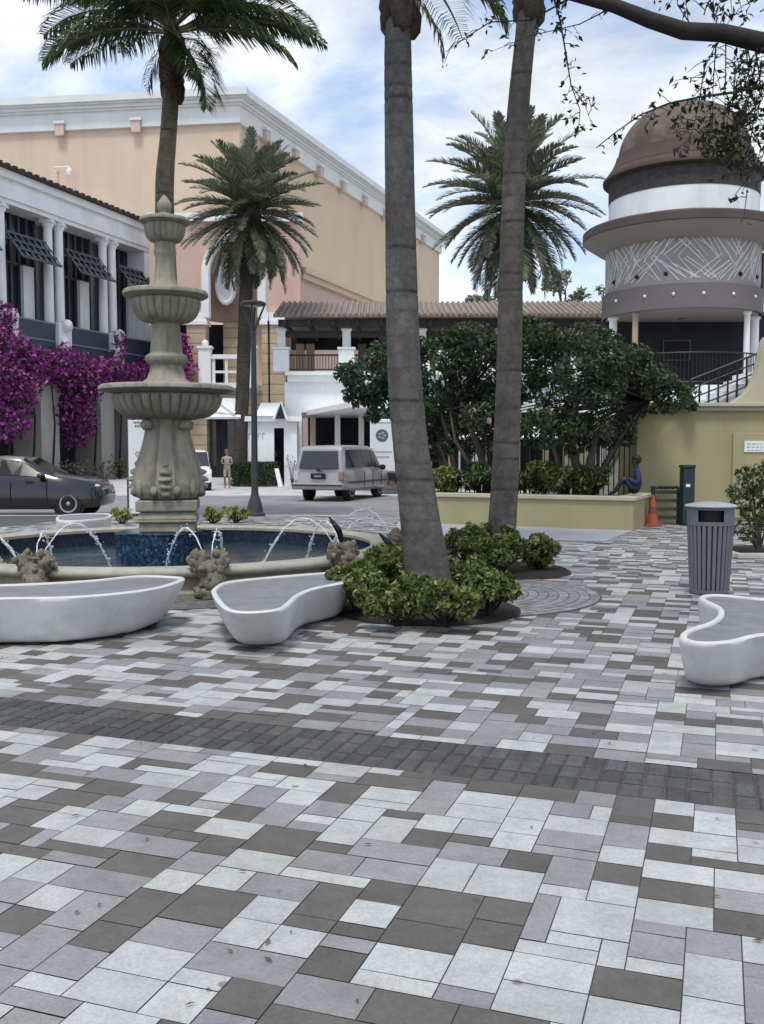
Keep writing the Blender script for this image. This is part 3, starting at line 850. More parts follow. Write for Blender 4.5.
# ---- white arcaded building on the left (its front runs along the street)
def white_building():
    fr = Frame(G(40, 480), ANG)
    S = lambda px, d=0: fr.hit(px, 400, d)[0]
    Z = lambda px, py, d=0: fr.hit(px, py, d)[1]
    zroof = (Z(20, 173) + Z(70, 189) + Z(125, 208)) / 3; zcol = (Z(6, 203) + Z(62, 224) + Z(115, 240)) / 3
    zrail = (Z(20, 316) + Z(58, 327) + Z(140, 341)) / 3; zfl = (Z(20, 342) + Z(80, 350) + Z(140, 363)) / 3
    zb = 0 - .1
    s0, s1 = S(-110), S(155)
    root = thing('arcade_building', 'white two storey building with paired columns and purple flowers over its arches', 'building', fr.w((S(0) + s1) / 2, 0, zb))
    m = MB(fr); m.box(s0, s1, 0, 9, zcol + .02, zroof - .35); m.box(s0, s1, 1.9, 9, zb, zcol); m.box(s1 - .9, s1, .05, 1.9, zb, zcol)
    m.build('wall', M['white_paint'], root)
    m = MB(fr); m.box(s0, s1 + .1, -.12, 0, zcol + .25, zcol + .42); m.box(s0, s1 + .15, -.22, 0, zroof - .75, zroof - .36); m.build('moulding', M['white_trim'], root)
    m = MB(fr)
    m.hexa([(s0, -.5, zroof - .34), (s1 + .5, -.5, zroof - .34), (s1 + .5, 9.4, zroof - .34), (s0, 9.4, zroof - .34), (s0, -.5, zroof - .24), (s1 + .5, -.5, zroof - .24), (s1 + .5, 4.5, zroof + 1.0), (s0, 4.5, zroof + 1.0)])
    k = s0
    while k < s1 + .4:
        m.tube([fr.w(k, -.85, zroof - .1) - fr.w(0, 0, 0) + fr.p0 * 0, fr.w(k, 2.0, zroof + .5) - fr.w(0, 0, 0)], .16, 5) if False else m.box(k, k + .26, -.56, 1.0, zroof - .26, zroof - .16)
        k += .55
    m.build('roof', M['roof_dark'], root)
    # upper loggia: floor slab, paired columns, glazed bays, awning shutters, navy parapets
    m = MB(fr); m.box(s0, s1, -.1, 1.9, zfl - .55, zfl - .01); m.build('floor_slab', M['white_trim'], root)
    cols = [-74, -62, 1, 10, 57, 67.5, 110.5, 119.5]
    for px in cols:
        s = S(px); c = fr.w(s, .38, 0); r = .27
        m = MB(); m.lathe([(r * 1.25, zfl), (r * 1.25, zfl + .25), (r * 1.02, zfl + .32), (r, zfl + .5), (r * .88, zcol - .5), (r * .9, zcol - .42), (r * 1.2, zcol - .28), (r * 1.2, zcol - .18)], 20, (c.x, c.y))
        m.box(c.x - r * 1.3, c.x + r * 1.3, c.y - r * 1.3, c.y + r * 1.3, zcol - .18, zcol + .015)
        m.build('column', M['white_trim'], root, smooth=True, angle=40)
    bays = [(-54, -8), (14, 52), (72, 105.5), (124, 151)]
    for (a, b) in bays:
        sa, sb = S(a), S(b); hz = zcol - zfl
        g = MB(fr); g.box(sa - .4, sb + .4, 1.3, 1.36, zfl, zcol); w_ = g.build('window', M['glass_dark'], root)
        m = MB(fr)
        for i in range(7):
            x = sa - .4 + (sb - sa + .8) * i / 6; m.box(x - .06, x + .06, 1.2, 1.3, zfl, zcol)
        for q in (.0, .62, .8): m.box(sa - .4, sb + .4, 1.2, 1.3, zfl + hz * q, zfl + hz * q + .12)
        m.build('window_frame', M['shutter'], w_)
        m = MB(fr); m.box(sb - (sb - sa) * .30, sb - (sb - sa) * .02, .95, 1.15, zfl, zfl + hz * .62); m.build('white_jamb', M['white_trim'], w_)
        # propped shutter grid, hinged at its top
        zt = zfl + hz * .80; zl = zfl + hz * .61; dt, dl = .15, -.85
        m = MB(fr); n = 7
        for i in range(n):
            x = sa + (sb - sa) * (i / (n - 1)); m.hexa([(x - .07, dl, zl), (x + .07, dl, zl), (x + .07, dl + .06, zl + .06), (x - .07, dl + .06, zl + .06), (x - .07, dt, zt), (x + .07, dt, zt), (x + .07, dt + .06, zt + .06), (x - .07, dt + .06, zt + .06)])
        for q in (0, .33, .66, 1):
            z = zl + (zt - zl) * q; d = dl + (dt - dl) * q; m.box(sa, sb, d - .02, d + .07, z, z + .12)
        m.build('shutter', M['shutter'], root)
        m = MB(fr); m.hexa([(sa + .1, dl + .08, zl + .03), (sb - .1, dl + .08, zl + .03), (sb - .1, dl + .1, zl + .05), (sa + .1, dl + .1, zl + .05), (sa + .1, dt + .1, zt + .03), (sb - .1, dt + .1, zt + .03), (sb - .1, dt + .12, zt + .05), (sa + .1, dt + .12, zt + .05)])
        m.build('awning_panel', M['glass_dark'], root)
        p = MB(fr); p.box(sa - .25, sb + .25, -.12, -.02, zfl - .45, zrail); pr_ = p.build('navy_parapet', M['navy'], root)
        m = MB(fr)
        for q in (.42, .98): m.box(sa - .25, sb + .25, -.16, -.121, zfl - .45 + (zrail - zfl + .45) * q, zfl - .45 + (zrail - zfl + .45) * q + .09)
        m.build('rail', M['navy_line'], pr_)
    for px in (8, 62, 115):                              # scroll brackets in the parapet
        s = S(px); m = MB(fr)
        m.box(s - .55, s + .55, -.35, .1, zfl - .6, zrail + .1); o = m.build('scroll_bracket', M['white_trim'], root, bevel=.06)
        c = fr.w(s, -.42, zrail); m = MB(); m.lump((c.x, c.y, c.z), (.32, .32, .36), .2, 2, 2, px); m.lump((c.x - .1, c.y - .1, c.z - 1.1), (.24, .24, .5), .2, 2, 2, px + 1); m.build('scroll', M['white_trim'], o, smooth=True)
    # ground floor arcade
    tw = zfl - .57
    piers = [(-62, -20), (40, 58), (100, 113), (135, 150)]
    m = MB(fr)
    for (a, b) in piers: m.box(S(a), S(b), -.05, 1.8, zb, tw)
    for i in range(len(piers) - 1):
        a, b = S(piers[i][1]), S(piers[i + 1][0]); n = 14; zs = Z(45, 385) - 1.2; rise = 1.6
        for j in range(n):
            t0, t1 = math.pi * (1 - j / n), math.pi * (1 - (j + 1) / n); c = (a + b) / 2; r = (b - a) / 2
            x0, x1 = c + r * math.cos(t0), c + r * math.cos(t1); h0, h1 = zs + rise * math.sin(t0), zs + rise * math.sin(t1)
            m.hexa([(x0, 0, h0), (x1, 0, h1), (x1, .8, h1), (x0, .8, h0), (x0, 0, tw), (x1, 0, tw), (x1, .8, tw), (x0, .8, tw)])
    m.build('arcade', M['pier'], root)
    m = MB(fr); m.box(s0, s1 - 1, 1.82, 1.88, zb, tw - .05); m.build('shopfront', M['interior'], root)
    return fr, S, Z, zfl, zrail
WB = white_building()

def bougainvillea(label, spec, seed, n):
    """spec: list of (px, py, radius m, depth) blobs on the facade plane"""
    fr = WB[0]; cl = []
    for (px, py, r, d) in spec:
        s, z = fr.hit(px, py, d); cl.append((fr.w(s, d, z), (r, r, r * .85)))
    b = cl[0][0]; root = thing('bougainvillea', label, 'climbing plant', (b.x, b.y, -.1), 'bougainvillea on the arcade')
    pts = clump_points(cl, n * 1.5, seed, .3)
    k = len(pts)
    r = random.Random(seed); r.shuffle(pts)
    leaf_mesh(pts[:int(k * .78)], .24, seed, .2, 1.6).build('flowers', M['boug'], root)
    leaf_mesh(pts[int(k * .78):], .26, seed + 1, .2, 1.8).build('leaves', M['boug_green'], root)
    m = MB()
    for j in range(3):
        c = cl[(j * 3) % len(cl)][0]; m.tube([Vector((c.x, c.y, -.1)), Vector((c.x + .2, c.y, c.z * .5)), c], [.07, .05, .03], 6)
    m.build('stem', M['bark_dark'], root)
bougainvillea('purple bougainvillea mass hanging over the arch above the dark parked car',
    [(-40, 355, 1.8, -.5), (-15, 345, 1.5, -.5), (3, 345, 1.3, -.5), (4, 312, .7, -.4), (2, 326, .7, -.4), (18, 356, 1.3, -.5), (30, 362, 1.0, -.5), (-8, 375, 1.8, -.5), (12, 380, 1.7, -.5), (25, 370, 1.3, -.5), (-10, 415, 1.7, -.4), (8, 420, 1.3, -.4), (14, 400, 1.2, -.4), (45, 364, 1.0, -.5)], 1, 230)
bougainvillea('purple bougainvillea hanging low between the two pale arcade piers',
    [(50, 368, 1.0, -.5), (60, 364, 1.1, -.5), (62, 372, 1.3, -.5), (72, 368, 1.2, -.5), (75, 385, 1.5, -.4), (82, 372, 1.2, -.4), (72, 410, 1.4, -.3), (80, 425, 1.1, -.3), (74, 438, .8, -.3), (84, 392, 1.1, -.4), (64, 348, .5, -.4)], 2, 250)
bougainvillea('purple bougainvillea along the navy parapet just left of the fountain stem',
    [(92, 372, 1.1, -.5), (100, 370, 1.0, -.5), (110, 370, 1.0, -.5), (117, 352, .7, -.4), (119, 338, .6, -.4), (122, 374, 1.0, -.5), (130, 376, 1.0, -.5), (140, 378, 1.0, -.5), (105, 372, 1.0, -.4), (148, 372, 1.1, -.5), (155, 375, 1.0, -.4)], 3, 260)

def corner_bougainvillea():
    r = random.Random(44); cl = []
    for (px, py, rp) in ((181, 345, 9), (188, 352, 8), (184, 360, 9), (190, 368, 8), (180, 372, 9), (186, 380, 7), (183, 338, 6)):
        p = AY(px, py, 58.8 + r.uniform(-.2, .2)); cl.append((p, rp * 58.8 / F))
    root = thing('bougainvillea', 'purple bougainvillea tuft hanging just right of the upper fountain stem', 'climbing plant', (cl[0][0].x, 58.8, -.1), 'bougainvillea on the arcade')
    leaf_mesh(clump_points(cl, 330, 7, .3), .24, 7, .2, 1.6).build('flowers', M['boug'], root)
    m = MB(); m.tube([Vector((cl[2][0].x, 58.8, -.1)), Vector((cl[2][0].x + .1, 58.85, 3)), cl[1][0]], [.07, .05, .03], 6); m.build('stem', M['bark_dark'], root)
corner_bougainvillea()

# ---- theatre box behind
def theatre():
    Yc = 92.0; c = AY(237, 92, Yc)
    fr = Frame(c, R(20.4)); fl = Frame(c, R(-82.6))
    zt = c.z; k = Yc / F
    root = thing('theatre_building', 'large peach theatre building with a white cornice behind everything', 'building', (c.x, c.y, -.1))
    L1 = fr.hit(439, 300)[0]; L0 = 75.0
    zf = zt - 30 * k
    m = MB(fl); m.box(-.2, L0, -1.2, 0, -.1, zf); m.build('front_wall', M['peach'], root)
    m = MB(fr); m.box(0.05, L1, 0, 1.2, -.1, zf); m.box(L1 - 1.2, L1, 1.2, 40, -.1, zf); m.build('side_wall', M['ochre'], root)
    m = MB(); a = fr.p0; m.prism([fr.w(1.5, 3, 0), fr.w(L1 - 1, 3, 0), fr.w(L1 - 1, 40, 0), fl.w(L0 - 1, -4, 0)], zf - .5, zf - .1); m.build('roof', M['ground'], root)
    lay = [(zf - .001, zf + 1.55, .35), (zf + 1.551, zf + 1.75, .55), (zf + 1.76, zf + 2.05, .75), (zf + 2.06, zf + 2.2, 1.0), (zf + 2.21, zt, 1.25)]
    for (z0, z1, o) in lay:
        m = MB(fl); m.box(-o, L0, -1.0, o, z0, z1); m.build('cornice', M['cornice'], root)
        m = MB(fr); m.box(.02, L1 + o * .6, -o, 1.0, z0 + .004, z1 + .004); m.build('cornice', M['cornice'], root)
    for px in (-90, -15, 62, 138):
        s, z = fl.hit(px, 124); m = MB(fl); m.box(s - .42, s + .42, .36, .62, zf - .55, zf + .5); b = m.build('bracket', M['bracket'], root)
        m = MB(fl); m.box(s - .55, s + .55, .36, .72, zf + .505, zf + .75); m.build('bracket_cap', M['cornice'], b)
    for px in (262, 291, 316, 339, 361, 382, 402, 420):
        s, z = fr.hit(px, 140); m = MB(fr); m.box(s - .45, s + .45, -.75, -.36, zf - .35, zf + .7); b = m.build('bracket', M['bracket'], root)
        m = MB(fr); m.box(s - .6, s + .6, -.85, -.36, zf + .705, zf + .95); m.build('bracket_cap', M['cornice'], b)
    # camera on a bracket high on the front wall
    s, z = fl.hit(74, 176); s2, _ = fl.hit(58, 172)
    ct = thing('security_camera', 'small white dome camera on a bracket arm on the peach theatre wall', 'camera', fl.w(s, 1.2, z))
    m = MB(fl); m.box(s2 - .1, s2 + .1, 0, .3, z + .4, z + .75); m.box(s - .06, s2, .9, 1.05, z + .55, z + .65); m.box(s2 - .06, s2 + .06, .3, 1.05, z + .55, z + .65); m.build('arm', M['white_trim'], ct)
    p = fl.w(s, .98, z); MB().lathe([(.02, p.z - .28), (.2, p.z - .2), (.28, p.z), (.28, p.z + .25), (.1, p.z + .5)], 14, (p.x, p.y)).build('dome', M['white_trim'], ct, smooth=True)
    # flat distant block that shows behind the cornice on the far left
    s, z = fl.hit(4, 98)
theatre()

# ---- pink corner building with arched entrance, and its side wing
def pink_building():
    Yp = 60.0; p0 = AY(178, 400, Yp); fr = Frame(p0, R(90))
    S = lambda px, d=0: fr.hit(px, 300, d)[0]; Z = lambda py, d=0: fr.hit(240, py, d)[1]
    root = thing('corner_building', 'pink building with an arched entrance, banded stone piers and a white balcony', 'building', fr.w(S(240), 0, -.1))
    ztop = Z(222); z318 = Z(318)
    m = MB(fr); panel_with_arch(m, fr, S(150), S(300), 0, .8, ztop, Z(275), z318, S(206), S(262), Z(238) - Z(275))
    m.build('wall', M['pink'], root)
    m = MB(fr); m.box(S(150), S(300) + .2, -.25, .9, ztop + .001, ztop + .5); m.build('cornice', M['white_trim'], root)
    # arch trim
    pts = []; c = (S(206) + S(262)) / 2; r = (S(262) - S(206)) / 2
    pts.append(fr.w(c - r, -.05, z318)); 
    for i in range(17):
        t = math.pi * (1 - i / 16); pts.append(fr.w(c + r * math.cos(t), -.05, Z(275) + (Z(238) - Z(275)) * math.sin(t)))
    pts.append(fr.w(c + r, -.05, z318))
    MB().tube(pts, .30, 8).build('arch_trim', M['white_trim'], root, smooth=True)
    # curved wall in the niche with an oval window
    m = MB(); n = 16; row = []
    for z in (z318, Z(236)):
        row.append([fr.w(c + (r + .25) * math.cos(math.pi * i / n), .5 + 2.2 * math.sin(math.pi * i / n), z) for i in range(n + 1)])
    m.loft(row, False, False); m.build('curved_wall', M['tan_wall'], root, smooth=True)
    e = fr.w(S(223), 1.2, Z(281)); m = MB()
    m.tube([e + Vector((.52 * math.cos(t), -.05 + .12 * math.cos(t), 1.15 * math.sin(t))) for t in np.linspace(0, 2 * math.pi, 25)], .16, 6)
    w_ = m.build('oval_window', M['white_trim'], root, smooth=True)
    m = MB(); m.loft([[e + Vector((.5 * math.cos(t) , d_ + .12 * math.cos(t), 1.12 * math.sin(t))) for t in np.linspace(0, 2 * math.pi, 25)[:-1]] for d_ in (-.02, .05)], True); m.build('pane', M['cornice'], w_)
    # banded piers with caps
    for (a, b) in ((187, 206), (262, 268), (270, 284), (152, 160)):
        m = MB(fr); m.box(S(a), S(b), -.25, .9, -.1, z318 - .45); q = m.build('banded_pier', M['banded'], root)
        m = MB(fr); m.box(S(a) - .12, S(b) + .12, -.38, .95, z318 - .44, z318 - .2); m.box(S(a) - .05, S(b) + .05, -.3, .93, z318 - .199, z318 + .3); m.build('pier_cap', M['white_trim'], q)
    m = MB(fr); m.box(S(217), S(237), 2.2, 3.0, Z(385), z318); m.build('banded_pier', M['banded'], root)
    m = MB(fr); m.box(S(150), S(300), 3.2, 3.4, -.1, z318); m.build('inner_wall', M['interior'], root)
    m = MB(fr); m.box(S(206) + .01, S(262) - .01, .0, 3.1, Z(385) - .4, Z(385)); m.build('balcony_floor', M['cornice'], root)
    # balcony balustrade
    zb, zc = Z(384), Z(356)
    m = MB(fr)
    m.box(S(201), S(255), -1.0, -.6, zc - .25, zc); m.box(S(201), S(255), -1.05, -.1, zb - .3, zb)
    for px in np.linspace(214, 252, 4): m.box(S(px), S(px) + .16, -.9, -.7, zb, zc - .25)
    m.box(S(214), S(252), -.84, -.78, zb + .6, zb + .75)
    o = m.build('balcony', M['white_trim'], root)
    for (a, b) in ((201, 213), (250, 258)):
        m = MB(fr); m.box(S(a), S(b), -1.12, -.5, zb - .28, zc + .35); m.box(S(a) - .08, S(b) + .08, -1.2, -.42, zc + .351, zc + .5); m.lump(tuple(fr.w((S(a) + S(b)) / 2, -.8, zc + .65)), .2, 0, 1, 2) if False else None
        m.build('balcony_post', M['white_trim'], o)
        g = fr.w((S(a) + S(b)) / 2, -.8, zc + .68); MB().lump(tuple(g), .22, 0, 1, 2).build('finial', M['white_trim'], o, smooth=True)
    m = MB(fr); m.box(S(206), S(262), -.1, .5, Z(415), Z(385) - .41); m.build('fascia', M['banded'], root)
    m = MB(fr); m.box(S(150), S(270), .8, .9, -.1, Z(416)); g = m.build('shop_window', M['glass_shop'], root)
    m = MB(fr)
    for px in (186, 199, 213, 219, 233, 247): m.box(S(px), S(px) + .28, .6, .78, -.1, Z(416))
    m.box(S(150), S(270), .55, .79, Z(420), Z(416)); m.box(S(150), S(270), .55, .79, -.1, .6); m.build('window_frame', M['interior'], g)
    # side wing with a sloping line towards the far right
    q0 = AY(300, 300, 61.5); f2 = Frame(q0, R(19.8)); zt = f2.hit(318, 275)[1]; L = f2.hit(412, 300)[0]
    m = MB(f2); m.box(0, L, 0, 4, -.1, zt - .7); m.build('side_wing', M['pink'], root)
    m = MB(f2); m.box(-.1, L, -.3, 4.1, zt - .699, zt - .35); m.box(-.1, L, -.5, 4.1, zt - .349, zt); m.build('parapet', M['ochre'], root)
pink_building()

# ---- terrace pavilion with the long tiled roof
def terrace():
    Yt = 47.0; fr = Frame(AY(275, 400, Yt), R(90))
    S = lambda px, d=0: fr.hit(px, 300, d)[0]; Z = lambda py, d=0: fr.hit(382, py, d)[1]
    root = thing('terrace_pavilion', 'long open terrace with a terracotta roof, dark beams and white wall below', 'pavilion', fr.w(S(430), 0, -.1))
    s0, s1 = S(284), S(640); ze = Z(321)
    zr = ze + 1.35
    m = MB(fr)
    a, b = S(275), S(650)
    m.hexa([(a, -.9, ze + .05), (b, -.9, ze + .05), (b, 3.2, zr - .12), (a, 3.2, zr - .12), (a, -.9, ze + .17), (b, -.9, ze + .17), (b, 3.2, zr), (a, 3.2, zr)])
    m.hexa([(a, 3.21, zr - .12), (b, 3.21, zr - .12), (b, 7.3, ze + .05), (a, 7.3, ze + .05), (a, 3.21, zr), (b, 3.21, zr), (b, 7.3, ze + .17), (a, 7.3, ze + .17)])
    m.build('roof', M['roof_tile'], root)
    m = MB(); x = a + .12; 
    while x < b:
        m.tube([fr.w(x, -1.0, ze + .17), fr.w(x, 3.2, zr + .02)], .085, 6); x += .27
    m.build('roof_tiles', M['roof_tile'], root, smooth=True)
    m = MB(fr); m.box(a + .2, b, -.55, -.3, ze - .32, ze + .0); m.box(s0, b, .05, .4, ze - .75, ze - .45); m.box(a + .2, b, 6, 6.3, ze - .75, ze - .02)
    x = s0
    while x < b: m.box(x, x + .16, -.75, 6.2, ze - .30, ze - .05); x += 1.15
    m.build('beams', M['wood_dark'], root)
    zl = Z(372); zw = Z(382)
    for px in (281, 346.5, 422, 500, 575, 640):
        s = S(px); m = MB(fr); zp = Z(350)
        m.box(s - .38, s + .38, -.25, .5, zl, zp); m.box(s - .44, s + .44, -.31, .56, zp + .001, zp + .12)
        m.box(s - .2, s + .2, -.05, .36, zp + .121, ze - .33); m.box(s - .26, s + .26, -.11, .42, ze - .48, ze - .34)
        m.build('column', M['white_trim'], root, bevel=.03)
    for px in (300, 310, 362, 455, 520, 590):
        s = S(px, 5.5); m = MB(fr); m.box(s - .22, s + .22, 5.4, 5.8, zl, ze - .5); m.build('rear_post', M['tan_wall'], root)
    for (p0, p1) in ((285, 342), (351, 417), (427, 495), (505, 570), (580, 635)):
        m = MB(fr); x0, x1 = S(p0) + .1, S(p1) - .1; zp = Z(354)
        m.box(x0, x1, .1, .16, zp - .08, zp); m.box(x0, x1, .1, .16, zl + .1, zl + .16)
        x = x0
        while x < x1: m.box(x, x + .03, .115, .145, zl + .16, zp - .08); x += .14
        m.build('railing', M['wood_dark'], root)
    m = MB(fr); m.box(a + .5, b, -.45, 7, zl - .18, zl - .001); m.box(a + .6, b, -.3, 7, zw, zl - .181); m.build('terrace_ledge', M['white_trim'], root)
    zc = Z(405)
    m = MB(fr); m.box(s0, b, 0, .5, zc - .35, zw - .001); m.box(s0, S(301), 0, .5, -.1, zc - .35); m.build('wall', M['white_paint'], root)
    m = MB(fr); m.box(s0, b, 7.1, 7.4, -.1, ze + .04); m.build('rear_wall', M['pink'], root) if False else None
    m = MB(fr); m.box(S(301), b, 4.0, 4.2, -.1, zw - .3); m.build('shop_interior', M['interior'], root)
    for px in (312, 337, 361, 392, 430, 452, 490, 520, 548, 580, 610):
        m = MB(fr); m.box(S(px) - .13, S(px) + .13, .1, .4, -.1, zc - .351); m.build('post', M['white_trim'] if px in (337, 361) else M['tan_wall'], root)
    # receding porch canopy
    A_, B_ = AY(288, 415, 52), AY(350, 402, 38.5); A2 = A_ + Vector((5, 1.0, 0)); B2 = B_ + Vector((4, 2.0, 0)); z = 3.5
    m = MB(); m.hexa([(A_.x, A_.y, z - .22), (B_.x, B_.y, z - .22), (B2.x, B2.y, z - .22), (A2.x, A2.y, z - .22), (A_.x, A_.y, z), (B_.x, B_.y, z), (B2.x, B2.y, z + .3), (A2.x, A2.y, z + .3)])
    m.build('porch_canopy', M['white_trim'], root)
    # white framed door with a maroon head panel
    x0, x1 = S(457, -1.5), S(479, -1.5); zt = Z(424, -1.5)
    d = thing('shop_door', 'white framed door with a maroon head panel behind the planter trees', 'door', fr.w((x0 + x1) / 2, -1.5, -.1))
    m = MB(fr); m.box(x0, x0 + .18, -1.6, -1.4, -.1, zt); m.box(x1 - .3, x1, -1.6, -1.4, -.1, zt); m.box(x0 + .18, x1 - .3, -1.6, -1.4, zt - .16, zt); m.box(x0 + .18, x1 - .3, -1.59, -1.41, zt - .95, zt - .85); m.box(x0 + .18, x1 - .3, -1.58, -1.42, .0, .5); m.build('door_frame', M['sign_white'], d)
    m = MB(fr); m.box(x0 + .19, x1 - .31, -1.52, -1.48, zt - .85, zt - .17); m.build('head_panel', M['maroon'], d)
    m = MB(fr); m.box(x0 + .19, x1 - .31, -1.52, -1.48, .5, zt - .96); m.build('door_glass', M['glass_dark'], d)
terrace()

# ---- domed tower
def tower():
    Yc = 32.0; px0 = 681; c = AY(px0, 300, Yc); C2 = (c.x, c.y); k = Yc / F
    sideZ = lambda py: AY(px0, py, Yc).z
    root = thing('domed_tower', 'round tower with a weathered brown dome, wide eave and relief drum', 'tower', (c.x, c.y, 0))
    zdeck = 3.55
    rd = 76 * k * .985
    zb0, zb1, zd1 = sideZ(319), sideZ(295), sideZ(249)
    MB().lathe([(rd * 1.0, zb0), (rd * 1.02, zb0 + .02), (rd * 1.02, zb1 - .02), (rd * .985, zb1), (rd * .97, zb1), (.2, zb1 - .01)], 72, C2, caps=False).build('plum_band', M['tower_band'], root, smooth=True, angle=40)
    MB().lathe([(rd * .975, zb1 + .001), (rd * .975, zd1), (rd * .9, zd1 + .3)], 72, C2, caps=False).build('drum', M['tower_grey'], root, smooth=True, angle=40)
    MB().lathe([(rd * .97, zb0 + .01), (.1, zb0 + .012)], 48, C2, caps=False).build('drum_soffit', M['tower_soffit'], root)
    # raised reed relief
    r = random.Random(5); m = MB(); zlo, zhi = zb1 + .04, zd1 - .02
    rr = rd * .975
    def strip(a, z, ang, L, w_):
        n = 7; rings = []
        for i in range(n):
            t = (i / (n - 1) - .5) * L; aa = a + t * math.cos(ang) / rr; z_ = z + t * math.sin(ang)
            if z_ < zlo or z_ > zhi: continue
            da, dz = -math.sin(ang) * w_ / rr, math.cos(ang) * w_
            ring = []
            for (o, h_) in ((-1, -.02), (-.8, .016), (.8, .016), (1, -.02)):
                q = rr + h_; ring.append((C2[0] + q * math.cos(aa + da * o), C2[1] + q * math.sin(aa + da * o), z_ + dz * o))
            rings.append(ring)
        if len(rings) > 1: m.loft(rings, True)
    NP = 26
    for i in range(NP):                                   # slanted bundles, alternating like woven reeds
        a0 = 2 * math.pi * i / NP; sg = 1 if i % 2 else -1; slant = math.pi / 2 + sg * r.uniform(.45, .85)
        for row in range(2):
            zc_ = zlo + (zhi - zlo) * (.28 + .46 * row); sl2 = slant if (row + i) % 3 else math.pi - slant
            nn_ = r.choice((3, 4, 4, 5))
            for q in range(nn_):
                off = (q - (nn_ - 1) / 2) * r.uniform(.13, .17)
                strip(a0 + (off * 1.15 + r.uniform(-.03, .03)) / rr, zc_ + off * .25 * sg, sl2 + r.uniform(-.24, .24), r.uniform(.5, 1.25), r.uniform(.013, .024))
    m.build('reed_relief', M['tower_relief'], root, smooth=True, angle=30)
    for dg in (-158, -132, -112, -92, -70, -47, -25):
        a = R(dg); m = MB(); m.lump((C2[0] + (rd * 1.02) * math.cos(a), C2[1] + rd * 1.02 * math.sin(a), (zb0 + zb1) / 2 + .05), .055, 0, 1, 2); m.build('band_light', M['cornice'], root, smooth=True)
    for dg in (-165, -140, -118, -62, -40, -18):
        a = R(dg); m = MB(); m.lump((C2[0] + (rd * .98) * math.cos(a), C2[1] + rd * .98 * math.sin(a), zb1 + .30), .07, 0, 1, 2); m.build('vent', M['rubber'], root, smooth=True)
    re = 96 * k
    ze0, ze1 = sideZ(243), sideZ(233)
    MB().lathe([(rd * .93, sideZ(254)), (re * .84, sideZ(251)), (re * .99, ze0 + .06)], 80, C2, caps=False).build('eave_soffit', M['tower_soffit'], root, smooth=True, angle=50)
    MB().lathe([(re * .99, ze0 + .061), (re, ze0 + .09), (re, ze1), (re * .98, ze1 + .05), (rd * .85, ze1 + .30)], 80, C2, caps=False).build('eave', M['tower_eave'], root, smooth=True, angle=40)
    rw = 71 * k
    MB().lathe([(rw, sideZ(232)), (rw, sideZ(203))], 72, C2, caps=False).build('white_drum', M['white_paint'], root, smooth=True)
    MB().lathe([(rw * 1.005, sideZ(203.2)), (rw * 1.005, sideZ(172))], 72, C2, caps=False).build('collar', M['dome_collar'], root, smooth=True)
    rb = 77 * k
    MB().lathe([(rw * .99, sideZ(184)), (rb * .98, sideZ(183)), (rb, sideZ(182)), (rb, sideZ(179.5)), (rb * .96, sideZ(176)), (rb * .91, sideZ(171)), (rb * .85, sideZ(161)), (rb * .84, sideZ(157.5)), (60 * k, sideZ(157))], 80, C2, caps=False).build('dome_brim', M['dome_trim'], root, smooth=True, angle=50)
    prof = []
    for u in np.linspace(0, math.pi / 2, 18): prof.append((62.5 * k * math.cos(u) ** .95 + .001, sideZ(158) + (sideZ(104) - sideZ(158)) * math.sin(u)))
    MB().lathe(prof, 72, C2, caps=False).build('dome', M['dome'], root, smooth=True, angle=180)
    # open storey below
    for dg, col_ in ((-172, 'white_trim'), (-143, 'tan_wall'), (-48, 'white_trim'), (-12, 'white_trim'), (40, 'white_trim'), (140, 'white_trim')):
        a = R(dg); p = (C2[0] + rd * .93 * math.cos(a), C2[1] + rd * .93 * math.sin(a)); m = MB()
        w_ = .10 if dg not in (-172, -12) else .14
        m.lathe([(w_ * 1.3, zdeck), (w_ * 1.3, zdeck + .15), (w_, zdeck + .18), (w_ * .9, zb0 - .1), (w_ * 1.25, zb0 - .06), (w_ * 1.25, zb0 + .01)], 16, p); m.build('column', M[col_], root, smooth=True, angle=40)
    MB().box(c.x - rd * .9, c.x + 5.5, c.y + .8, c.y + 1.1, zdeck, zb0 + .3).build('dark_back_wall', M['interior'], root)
    MB().lathe([(rd * 1.12, .0), (rd * 1.12, zdeck - .001), (.1, zdeck)], 48, C2, caps=False).build('base', M['white_paint'], root, smooth=True, angle=40)
    p = AY(677, 349, c.y + .7); q0 = AY(664, 358, c.y + .7); q1 = AY(690, 341, c.y + .7)
    s_ = thing('wall_screen', 'black flat screen on the dark wall under the round tower', 'screen', (p.x, p.y + .05, q0.z))
    MB().box(q0.x, q1.x, p.y + .04, p.y + .09, q0.z, q1.z).build('screen', M['tv'], s_)
    m = MB(); m.box(q0.x - .04, q1.x + .04, p.y + .03, p.y + .039, q1.z, q1.z + .05); m.box(q0.x - .04, q0.x, p.y + .03, p.y + .09, q0.z - .04, q1.z); m.box(q1.x, q1.x + .04, p.y + .03, p.y + .09, q0.z - .04, q1.z); m.box(q0.x - .04, q1.x + .04, p.y + .03, p.y + .039, q0.z - .08, q0.z - .04); m.build('bezel', M['post_metal'], s_)
    # curved railing
    m = MB(); rl = rd * 1.08
    for z in (zdeck + .1, zdeck + .98): m.tube([(C2[0] + rl * math.cos(a), C2[1] + rl * math.sin(a), z) for a in np.linspace(R(-178), R(-2), 40)], .025, 6)
    for a in np.linspace(R(-178), R(-2), 70): m.tube([(C2[0] + rl * math.cos(a), C2[1] + rl * math.sin(a), zdeck), (C2[0] + rl * math.cos(a), C2[1] + rl * math.sin(a), zdeck + .98)], .011, 5)
    m.build('railing', M['iron'], root)
    return c, zdeck
TC, ZD = tower()

